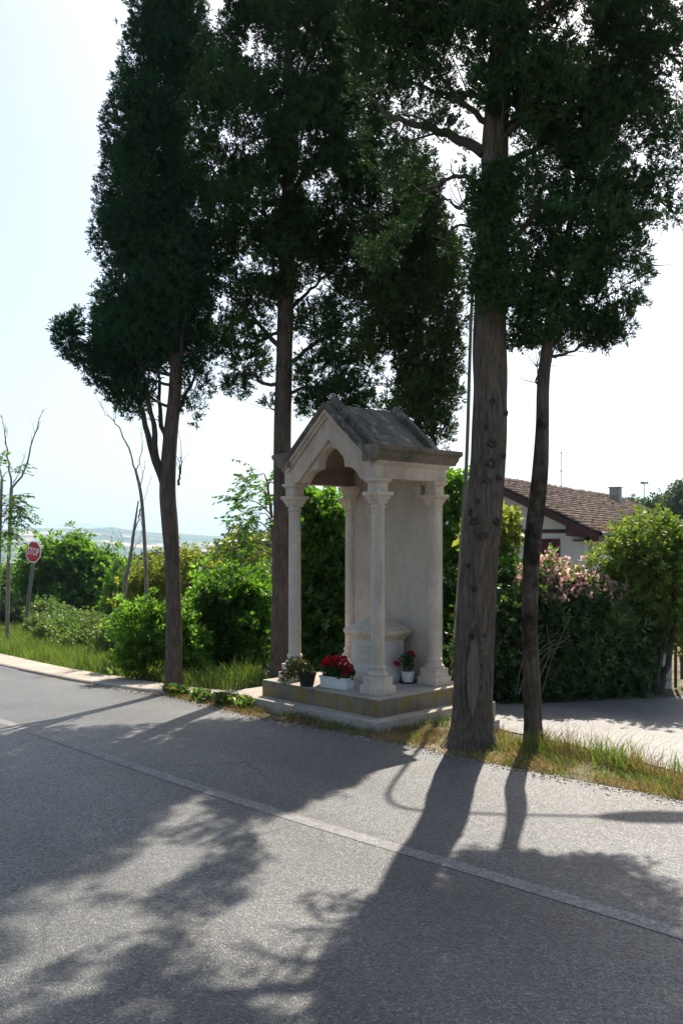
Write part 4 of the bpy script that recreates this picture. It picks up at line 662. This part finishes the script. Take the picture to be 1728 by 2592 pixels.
for i, lb in enumerate(B_['far_blue']): shrub('distant_tree', ['hazy tree beyond the dark bush, tallest of the far clump', 'hazy low tree, leftmost of the far clump', 'hazy tree of the far clump just left of the middle trunk', 'hazy tree of the far clump hidden behind the shrine columns'][i], [lb, (lb[0]+.8, lb[1], lb[2]-1.2, lb[3]*.8, lb[4], 1)], Mt['lf_far'], 44+i, 12, .75, gap=.2, cat='tree', group='far trees left of the shrine', stem_r=.12, nst=2)
for i, lb in enumerate(B_['far_right']): shrub('distant_tree', ['hazy tree above the house roof at the right edge', 'tall hazy tree cut off by the right edge', 'low hazy trees peeping over the roof hip', 'tiny hazy treetop right of the chimney'][i], [lb, (lb[0]+.6, lb[1], lb[2]-1.0, lb[3]*.8, lb[4], 1)], Mt['lf_far'], 54+i, 12, .75, gap=.2, cat='tree', group='far trees beyond the house', stem_r=.12, nst=2)
for i, lb in enumerate(B_['far_mid']): shrub('distant_tree', ['far hedgerow tree seen right of the slender cypress', 'far hedgerow tree hidden behind the slender cypress', 'far hedgerow tree behind the bare saplings', 'far hedgerow tree beyond the yellow green shrub'][i], [lb, (lb[0], lb[1], lb[2]-.8, lb[3], lb[4], 1)], Mt['lf_far'], 64+i, 14, .6, gap=.2, cat='tree', group='far hedgerow trees', stem_r=.1, nst=2)
# brambles over the bank
rng = np.random.default_rng(90); LB = BRAMBLE
br, P, O = shrub('bramble_thicket', 'low bramble thicket with pale leaves along the grassy bank', LB, Mt['lf_bramble'], 91, 210, .13, TWB, .22, nst=4, stem_r=.012, cat='brambles')
# ivy hedge along the side road
a, b = np.array(HEDGE[0]), np.array(HEDGE[1]); LH = []
for t in np.linspace(0, 1, 9):
    p = a+(b-a)*t+np.array([0, .42]); LH += [(p[0], p[1], .30, .33, .42, 1), (p[0]+.08, p[1]+.08, .68, .33, .38, 1)]
shrub('ivy_hedge', 'dark ivy hedge at the foot of the pink oleander', LH, Mt['lf_hedge'], 95, 430, .095, TWB, .12, 'hedge', -.25, .015, 6, depth=.4, rough=.2, bark='bark_pale')
# dry canes standing out of the hedge
rng = np.random.default_rng(97)
cn = empty('dry_canes', (1.95, 9.35, 0), 0, 'pale dry canes leaning out of the ivy hedge', 'canes')
for i in range(9):
    x0 = rng.uniform(1.8, 2.2); p = [(x0, 9.42, .1), (x0+rng.uniform(.05, .2), 9.40, .5), (x0+rng.uniform(.15, .4), 9.45, rng.uniform(.55, .85))]; V, F = tube_np(catmull(p, 9), np.linspace(.004, .002, 9), 4); part('cane', V, F, Mt['bark_pale'], cn)
# ================================================================ HOUSE
Mt['wall_white'] = stone_mat('white_render', (.66, .66, .65), (.60, .60, .59), (.45, .45, .44), .9, .2, .25)
Mt['brown'] = plain('brown_paint', (.065, .026, .024), .6, .3, .2, 6)
Mt['shutter'] = plain('maroon_shutter', (.12, .03, .035), .55, .3, .2, 6)
def tile_mat():
    a = NT('clay_roof_tile'); g = a.n.new('ShaderNodeNewGeometry'); c = a.ramp(g.outputs['Random Per Island'], [(0, (.13, .085, .065)), (.5, (.23, .155, .12)), (1, (.33, .235, .185))])
    c = a.mix(a.ramp(a.noise(.9, 5, .7), [(.45, 0), (.68, .7)]), c, (.13, .115, .09)); return a.fin(c, .9, a.bump(a.noise(30, 4), .4, .01), .2)
Mt['tile'] = tile_mat()
hz = -2.6; house = empty('house', (3.656, 23.36, hz), math.atan2(-.521, .853), 'white house with maroon trim and brown tiled roof behind the oleander', 'house')
RZ_, EX, SL = 3.325-hz, 3.02, .482
HW = 2.607; LEN = 15.3
zt = lambda x: RZ_-SL*abs(x)
MB().prism([(-HW, 0), (HW, 0), (HW, zt(HW)-.10), (0, RZ_-.10), (-HW, zt(HW)-.10)], 0, .3).build('gable_wall', Mt['wall_white'], house, .01)
MB().box(HW-.3, HW-.002, .301, LEN, 0, zt(HW)-.12).build('side_wall', Mt['wall_white'], house, .01)
MB().box(-HW+.002, -HW+.3, .301, LEN, 0, zt(HW)-.12).build('side_wall', Mt['wall_white'], house, .01)
MB().box(-HW+.3, HW-.3, LEN-.3, LEN, 0, zt(HW)-.12).build('rear_wall', Mt['wall_white'], house, .01)
RL = 12.8; ye = 15.7; Y0 = -.34
rs = MB()
for sg in (-1, 1):
    top = [(0, Y0, RZ_-.02), (sg*EX, Y0, zt(EX)-.02), (sg*EX, ye, zt(EX)-.02), (0, RL, RZ_-.02)]
    rs.add(top+[(x, y, z-.08) for x, y, z in top], [(0,1,2,3),(7,6,5,4),(0,4,5,1),(1,5,6,2),(2,6,7,3)])
rs.add([(-EX, ye, zt(EX)-.02), (EX, ye, zt(EX)-.02), (0, RL, RZ_-.02)], [(0, 1, 2)])
roof = rs.build('roof', Mt['brown'], house)
# clay tiles, row by row (each tile a curved cap), joined because they are too small to tell apart
rng = np.random.default_rng(3); Lr = EX/math.cos(math.atan(SL)); ca, sa = math.cos(math.atan(SL)), math.sin(math.atan(SL)); nrow = 19; rowl = Lr/nrow; wt = .135
th = np.linspace(0, PI, 5); prof = np.stack([np.cos(th)*wt*.52, np.sin(th)*.045], 1); tV = []; 
for e in (0, 1):
    for px, pz in prof: tV.append((px*(1 if e else .82), e*rowl*1.18, pz*(1.25 if e else .9)+(.022 if e else 0)))
for px, pz in prof: tV.append((px*.82, rowl*1.18, pz*1.25-.012))
tV = np.array(tV); tF = np.array([(i, i+1, i+6, i+5) for i in range(4)]+[(i+5, i+6, i+11, i+10) for i in range(4)])
pos = []
for sg in (1,):
    for r in range(nrow):
        s0 = r*rowl; x0 = s0*ca; ymax = RL+(ye-RL)*x0/EX
        for y in np.arange(Y0+.07, ymax, wt): pos.append((sg, s0, y))
V = []; F = []; b = 0
for sg, s0, y in pos:
    s_ = s0+tV[:, 1]+rng.normal(0, .008); h = tV[:, 2]+rng.normal(0, .005)
    V.append(np.stack([sg*(s_*ca+h*sa), y+tV[:, 0]+rng.normal(0, .006)+0*s_, RZ_-s_*sa+h*ca], 1)); F.append(tF+b); b += len(tV)
o = np_obj('roof_tiles', np.concatenate(V), np.concatenate(F), Mt['tile'], roof); o['kind'] = 'stuff'
V = []; F = []; b = 0
for y in np.arange(Y0, RL, .3):
    v, f = tube_np([(0, y, RZ_-.02+rng.normal(0, .012)), (0, y+.33, RZ_-.0+rng.normal(0, .012))], [.085, .07], 10); V.append(v); F.append(f+b); b += len(v)
for k in range(14):
    a = np.array([0, RL, RZ_+.0]); e = np.array([EX, ye, zt(EX)+.02]); p = a+(e-a)*k/14; q = a+(e-a)*(k+1.1)/14; v, f = tube_np([p, q], [.085, .07], 10); V.append(v); F.append(f+b); b += len(v)
o = np_obj('ridge_tiles', np.concatenate(V), np.concatenate(F), Mt['tile'], roof, True); o['kind'] = 'stuff'
for sg in (-1, 1):
    MB().prism([(0, RZ_-.025), (sg*EX, zt(EX)-.025), (sg*EX, zt(EX)-.20), (0, RZ_-.20)], Y0-.03, Y0-.001).build('barge_board', Mt['brown'], roof, .004)
    MB().box(*sorted((sg*(EX-.02), sg*(EX+.02))), Y0, ye, zt(EX)-.20, zt(EX)-.05).build('fascia', Mt['brown'], roof, .004)
MB().box(HW-.2, EX-.022, Y0, ye, zt(EX)-.20, zt(EX)-.16).build('soffit', Mt['brown'], roof)
MB().prism([(2.25, zt(2.25)-.11), (EX-.025, zt(EX)-.11), (EX-.025, 1.86-hz-.06), (2.25, 1.86-hz-.06)], Y0, -.001).build('eave_return', Mt['brown'], house, .004)
MB().box(-HW, HW+.002, -.025, .02, 1.87-hz, 1.965-hz).build('trim_band', Mt['brown'], house, .004)
gut = MB(); gut.tube([(EX+.06, Y0, zt(EX)-.02), (EX+.06, ye, zt(EX)-.02)], .055, 10); gut.build('gutter', plain('grey_gutter', (.2, .19, .17), .6), roof, 0, True)
gut = MB(); gut.tube([(HW+.05, .35, zt(HW)-.3), (HW+.05, .35, .5)], .03, 8); gut.build('downpipe', plain('pale_pipe', (.4, .39, .37), .6), house, 0, True)
# shutter
wz0, wz1 = .52-hz, 1.735-hz
fr = MB(); fr.box(1.08, 1.12, -.04, .02, wz0, wz1); fr.box(1.96, 2.0, -.04, .02, wz0, wz1); fr.box(1.52, 1.56, -.04, .02, wz0, wz1); fr.box(1.121, 1.959, -.038, .02, wz1-.04, wz1-.001); fr.box(1.121, 1.959, -.038, .02, wz0+.001, wz0+.04)
win = fr.build('shutter', Mt['shutter'], house, .003)
sl_ = MB()
for x0 in (1.121, 1.561):
    z = wz0+.05
    while z < wz1-.06: sl_.add([(x0, -.03, z), (x0+.398, -.03, z), (x0+.398, -.005, z+.045), (x0, -.005, z+.045), (x0, -.022, z-.008), (x0+.398, -.022, z-.008), (x0+.398, .003, z+.037), (x0, .003, z+.037)], [(0,1,2,3),(7,6,5,4),(0,4,5,1),(1,5,6,2),(2,6,7,3),(3,7,4,0)]); z += .05
o = sl_.build('slats', Mt['shutter'], win); o['kind'] = 'stuff'
ch = MB().box(.35, .70, 10.6, 10.95, RZ_-.6, RZ_+.22).build('chimney', plain('grey_chimney', (.33, .32, .30), .9, .2, .2, 8), roof, .01)
MB().box(.32, .73, 10.57, 10.98, RZ_+.2201, RZ_+.26).build('chimney_cap', plain('chimney_cap', (.28, .27, .25), .9, .2, .2, 8), ch, .01)
# dry grass growing in the gutter
rng = np.random.default_rng(8); n = 900; P = np.stack([EX+.03+rng.normal(0, .08, n), rng.uniform(.2, 2.6, n), zt(EX)+.03+rng.random(n)*.08], 1)
V, F = rhombs(P, rng.normal(0, .6, (n, 3))+np.array([.35, 0, .25]), rng.uniform(.1, .28, n), np.full(n, .018), rng); o = np_obj('gutter_grass', V, F, leaf_mat('dry_gutter_grass', (.22, .16, .09), (.40, .31, .19), .3, (1.2, 1.1, .8)), roof); o['kind'] = 'stuff'
# ================================================================ garden wall and gate at right edge
o = MB().box(3.3, 3.86, 10.62, 10.78, -.1, .95).build('garden_wall', Mt['wall_white'], None, .012); tag(o, 'white garden wall beside the ivy hedge at the right edge', 'wall')
mb = MB(); mb.tube([(3.885, 10.58, -.02), (3.885, 10.58, .95)], .018, 10); o = mb.build('drain_pipe', plain('brown_pipe', (.12, .055, .045), .5), None, 0, True); tag(o, 'thin brown pipe at the end of the white garden wall', 'pipe')
gt = empty('wooden_gate', (4.0, 10.75, 0), 0, 'brown plank gate cut off by the right edge', 'gate'); mw = bark_mat('gate_wood', (.06, .042, .03), (.10, .072, .05), (.14, .10, .075), (10, 10, .8), .5)
for i in range(5): MB().box(.01+i*.14, .14+i*.14, 0, .03, .05, 1.0-.01*(i % 2)).build('plank', mw, gt, .004)
for z in (.25, .8): MB().box(.01, .7, .0301, .055, z, z+.09).build('rail', mw, gt, .004)
# ================================================================ street lamp
P = np.array(LAMP); lp = empty('street_lamp', tuple(P[0, :3]), 0, 'slim grey street lamp pole rising behind the thick trunk', 'street lamp')
m_galv = plain('galvanised_steel', (.15, .16, .155), .65, .3, .15, 9, .1)
lo = catmull(P[:4], 16); V, F = tube_np(lo[:, :3], lo[:, 3]*.8, 16); part('pole_base', V, F, m_galv, lp, True)
hi = catmull(P[3:], 60); hi[:, 3] = np.minimum(hi[:, 3], .021); V, F = tube_np(hi[:, :3], hi[:, 3], 14); part('pole', V, F, m_galv, lp, True)
V, F = tube_np([P[3, :3]-[0, 0, .0], P[4, :3]], [.0256, .0215], 16); part('reducer', V, F, m_galv, lp, True)
hx, hy, hzz = LAMP_HEAD
mb = MB(); prof = [(-.25, .025, .02), (-.2, .06, .035), (-.05, .11, .05), (.15, .13, .055), (.3, .11, .05), (.40, .05, .03)]; v = []; f = []; n = 14
for x, wy, wz in prof: v += [(hx+x-P[0, 0], wy*math.cos(2*PI*k/n), hzz+wz*max(-.35, math.sin(2*PI*k/n))*1.3) for k in range(n)]
for i in range(len(prof)-1):
    for k in range(n): f.append((n*i+k, n*i+(k+1) % n, n*i+n+(k+1) % n, n*i+n+k))
f.append(tuple(range(n-1, -1, -1))); f.append(tuple(range(n*(len(prof)-1), n*len(prof)))); mb.add(v, f); mb.build('lamp_head', m_galv, lp, 0, .8)
# ================================================================ stop sign
(bx_, by_), (sx, sy, sz) = SIGN[0], SIGN[1]
bz = float(terrain(bx_, by_)); sg = empty('stop_sign', (bx_, by_, bz), 0, 'red octagonal STOP sign on a leaning grey pole', 'sign')
top = np.array([sx+.02, sy, sz+.05]); V, F = tube_np([(bx_, by_, bz-.2), tuple(top)], .06, 12); part('pole', V, F, m_galv, sg, True)
m_red = plain('sign_red', (.50, .018, .03), .5, .4, .06, 3); m_wh = plain('sign_white', (.80, .80, .78), .5, .4, .04, 3)
ang = math.radians(-30)          # face turned to the left of the camera
Rm = Matrix.Rotation(math.radians(6), 4, 'Y') @ Matrix.Rotation(ang, 4, 'Z')
def octo(r, y0, y1): return MB().prism([(r*math.cos(PI/8+k*PI/4), r*math.sin(PI/8+k*PI/4)) for k in range(8)], y0, y1)
RO = .40
pt = octo(RO, -.012, 0).build('plate', m_wh, sg, .002); pt.matrix_local = Matrix.Translation(Vector((sx-bx_, sy-by_-.075, sz-bz))) @ Rm
octo(RO*.90, -.015, -.0122).build('red_face', m_red, pt)
cu = bpy.data.curves.new('lettering', 'FONT'); cu.body = 'STOP'; cu.size = .30; cu.align_x = 'CENTER'; cu.align_y = 'CENTER'; cu.extrude = .001; cu.offset = .006; cu.space_character = 1.02
to = bpy.data.objects.new('lettering_curve', cu); COL.objects.link(to); bpy.context.view_layer.update()
me = bpy.data.meshes.new_from_object(to.evaluated_get(bpy.context.evaluated_depsgraph_get())); bpy.data.objects.remove(to); me.materials.clear(); me.materials.append(m_wh)
le = link(bpy.data.objects.new('lettering', me), pt); le.location = (0, -.0175, 0); le.rotation_euler = (PI/2, 0, 0); le.scale = (.80, 1.15, 1)
# ================================================================ far masts
def mast(name, label, cat, x, y, z0, z1, r, top): 
    t = empty(name, (x, y, z0), 0, label, cat); V, F = tube_np([(x, y, z0), (x, y, z1)], r, 8); part('mast', V, F, m_galv, t, True); top(t, z1-z0)
def flood(t, h):
    for dx in (-.20, -.07, .09, .26): MB().box(dx-.06, dx+.06, -.05, .05, h-.02, h+.11).build('floodlight', m_iron, t, .02)
    MB().box(-.28, .34, -.02, .02, h-.05, h-.021).build('crossbar', m_galv, t)
mast('floodlight_mast', 'thin floodlight mast above the far trees at right', 'mast', (1478*1.102-864)/2300*70, 70, -6, 1.7+(1367-1110*1.102)/2300*70, .035, flood)
def ant(t, h):
    for k, z in enumerate((.0, -1.2, -2.2)): MB().lathe([(.02, h+z-.05), (.11, h+z), (.02, h+z+.06)], 8).build('insulator', m_galv, t)
mast('radio_mast', 'thin radio antenna rising behind the house roof', 'mast', (1288*1.102-864)/2300*60, 60, -3, 1.7+(1367-1040*1.102)/2300*60, .02, ant)
# ================================================================ grass and litter
def inpoly(P, poly):
    x, y = P[:, 0], P[:, 1]; c = np.zeros(len(P), bool); n = len(poly)
    for i in range(n):
        (x0, y0), (x1, y1) = poly[i], poly[(i+1) % n]; k = ((y0 > y) != (y1 > y)) & (x < (x1-x0)*(y-y0)/(y1-y0+1e-12)+x0); c ^= k
    return c
def poly_pts(poly, n, rng):
    A = np.array(poly); lo, hi = A.min(0), A.max(0); out = []; 
    while sum(map(len, out)) < n: q = rng.uniform(lo, hi, (n*3, 2)); out.append(q[inpoly(q, poly)])
    return np.concatenate(out)[:n]
def blades(P, hmin, hmax, wd, rng, lean=.35, seedhead=0):
    n = len(P); z = terrain(P[:, 0], P[:, 1]); b = np.stack([P[:, 0], P[:, 1], z], 1); an = rng.uniform(0, 2*PI, n); h = rng.uniform(hmin, hmax, n)*(.35+1.25*vnoise(np.stack([P[:, 0]*2.3, P[:, 1]*2.3, 0*an+hmax*50], -1)))
    d = np.stack([np.cos(an), np.sin(an), 0*an], 1); s = np.stack([-np.sin(an+1), np.cos(an+1), 0*an], 1)*wd; L = rng.uniform(.1, 1, n)[:, None]*lean*h[:, None]; up = np.array([0, 0, 1.])
    m = b+up*h[:, None]*.55+d*L*.35; t = b+up*h[:, None]*rng.uniform(.8, 1, n)[:, None]+d*L
    V = np.stack([b-s*.5, b+s*.5, m+s*.45, m-s*.45, t+s*.06, t-s*.06], 1).reshape(-1, 3); q = (np.arange(n)*6)[:, None, None]
    F = (q+np.array([[0, 1, 2, 3], [3, 2, 4, 5]])[None]).reshape(-1, 4); return V, F
Mt['grass'] = leaf_mat('green_grass', (.065, .105, .03), (.17, .235, .075), .42, (1.5, 1.6, .5), .5, .35, 1.5)
Mt['grass_dry'] = leaf_mat('dry_grass', (.22, .16, .07), (.42, .33, .17), .35, (1.2, 1.1, .7), .6, .2, 2.)
rng = np.random.default_rng(50)
P = poly_pts(BANK, 60000, rng); V, F = blades(P, .05, .30, .011, rng, .7); o = np_obj('bank_grass', V, F, Mt['grass']); tag(o, 'lush green grass on the bank beside the road', 'grass', kind='stuff')
def clumped(poly, n, rng, freq, thr, seed):
    P = poly_pts(poly, n*3, rng); v = vnoise(np.stack([P[:, 0]*freq, P[:, 1]*freq, 0*P[:, 0]+seed], -1))
    P = P[v+rng.normal(0, .12, len(v)) > thr][:n]; return P
tk = lambda P: P[(np.hypot(P[:, 0]-1.099, P[:, 1]-7.62) > .16)]
P = tk(clumped(VERGE, 3200, rng, 4.6, .6, 1)); V, F = blades(P, .02, .11, .006, rng, 1.); o = np_obj('verge_grass', V, F, Mt['grass']); tag(o, 'green grass blades along the narrow verge', 'grass', kind='stuff')
P = tk(clumped(VERGE, 15000, rng, 3.2, .40, 9)); V, F = blades(P, .015, .09, .005, rng, 1.5); o = np_obj('dry_grass', V, F, Mt['grass_dry']); tag(o, 'dry straw coloured grass on the narrow verge', 'grass', kind='stuff')
# taller tufts at the right and by the trunks
TALL = [(1.3, 7.55), (1.75, 7.55), (2.3, 6.95), (2.75, 6.2), (2.45, 6.05), (2.0, 6.75), (1.6, 7.2), (1.35, 7.35)]
P = clumped(TALL, 620, rng, 6, .56, 4); V, F = blades(P, .05, .20, .007, rng, .8); o = np_obj('tall_grass', V, F, Mt['grass']); tag(o, 'taller green grass tufts by the side road', 'grass', kind='stuff')
P = clumped(TALL, 700, rng, 4, .55, 14); V, F = blades(P, .05, .22, .004, rng, .9); o = np_obj('seeding_grass', V, F, Mt['grass_dry']); tag(o, 'dry seeding grass stalks by the side road', 'grass', kind='stuff')
# weeds
WEED = [(-.9, 9.35), (-1.4, 9.9), (-1.9, 10.7), (-2.2, 11.15), (-1.75, 10.35), (-1.2, 9.55), (-.85, 9.05)]
q = clumped(WEED, 420, rng, 5, .56, 22); PP = np.stack([q[:, 0], q[:, 1], terrain(q[:, 0], q[:, 1])+.02], 1); wh = rng.integers(0, 4, len(q)); V, F = merge([scatter(*TWB[i], PP[wh == i], np.tile([0, 0, 1.], ((wh == i).sum(), 1))+rng.normal(0, .3, ((wh == i).sum(), 3)), rng.uniform(.05, .13, (wh == i).sum()), rng) for i in range(4)])
o = np_obj('weeds', V, F, Mt['lf_bramble']); tag(o, 'low broad leaved weeds between the cypress and the shrine', 'weeds', kind='stuff')
# litter of leaves along the road edge
m_lit = leaf_mat('leaf_litter', (.12, .08, .045), (.34, .25, .15), 0)
k = rng.integers(0, len(E)-1, 4200); base = E[k]+(E[k+1]-E[k])*rng.random((4200, 1)); off = rng.gamma(1.2, .10, 4200)-.12; q = base+d2[None]*off[:, None]; q = q[(q[:, 0] > -3.5) & (q[:, 0] < 3.2)]
PP = np.stack([q[:, 0], q[:, 1], terrain(q[:, 0], q[:, 1])+.018], 1); V, F = rhombs(PP, np.stack([rng.normal(size=len(q)), rng.normal(size=len(q)), rng.uniform(0, .35, len(q))], 1), rng.uniform(.01, .035, len(q)), rng.uniform(.004, .014, len(q)), rng)
k = rng.integers(0, len(E)-1, 9000); q = E[k]+(E[k+1]-E[k])*rng.random((9000, 1))+d2[None]*rng.normal(-.02, .07, (9000, 1)); q = q[(q[:, 0] > -3.5) & (q[:, 0] < 3.2)]
gV, gF = scatter(CONE[0]*np.array([1, 1, .6]), CONE[1], np.stack([q[:, 0], q[:, 1], terrain(q[:, 0], q[:, 1])+.014], 1), np.tile([0, 0, 1.], (len(q), 1))+rng.normal(0, .3, (len(q), 3)), rng.uniform(.003, .011, len(q)), rng)
og = np_obj('edge_grit', gV, gF, leaf_mat('edge_grit', (.20, .18, .155), (.42, .39, .34), 0)); tag(og, 'pale grit and pebbles along the crumbling asphalt edge', 'grit', kind='stuff')
o = np_obj('leaf_litter', V, F, m_lit); tag(o, 'dead leaves and grit strewn along the road edge', 'leaf litter', kind='stuff')
# ================================================================ haze
hb = MB().box(-9500, 9500, -9500, 9500, -140, 330).build('haze', plain('tmp', (1, 1, 1)), None)
hm = bpy.data.materials.new('haze_air'); hm.use_nodes = True; n_ = hm.node_tree; n_.nodes.remove(n_.nodes['Principled BSDF']); pv = n_.nodes.new('ShaderNodeVolumePrincipled')
pv.inputs['Color'].default_value = (.56, .77, 1, 1); pv.inputs['Density'].default_value = 1.9e-4; pv.inputs['Anisotropy'].default_value = .35
n_.links.new(pv.outputs[0], n_.nodes['Material Output'].inputs['Volume']); hb.data.materials.clear(); hb.data.materials.append(hm); tag(hb, 'pale blue summer haze over the valley', 'haze', kind='stuff')
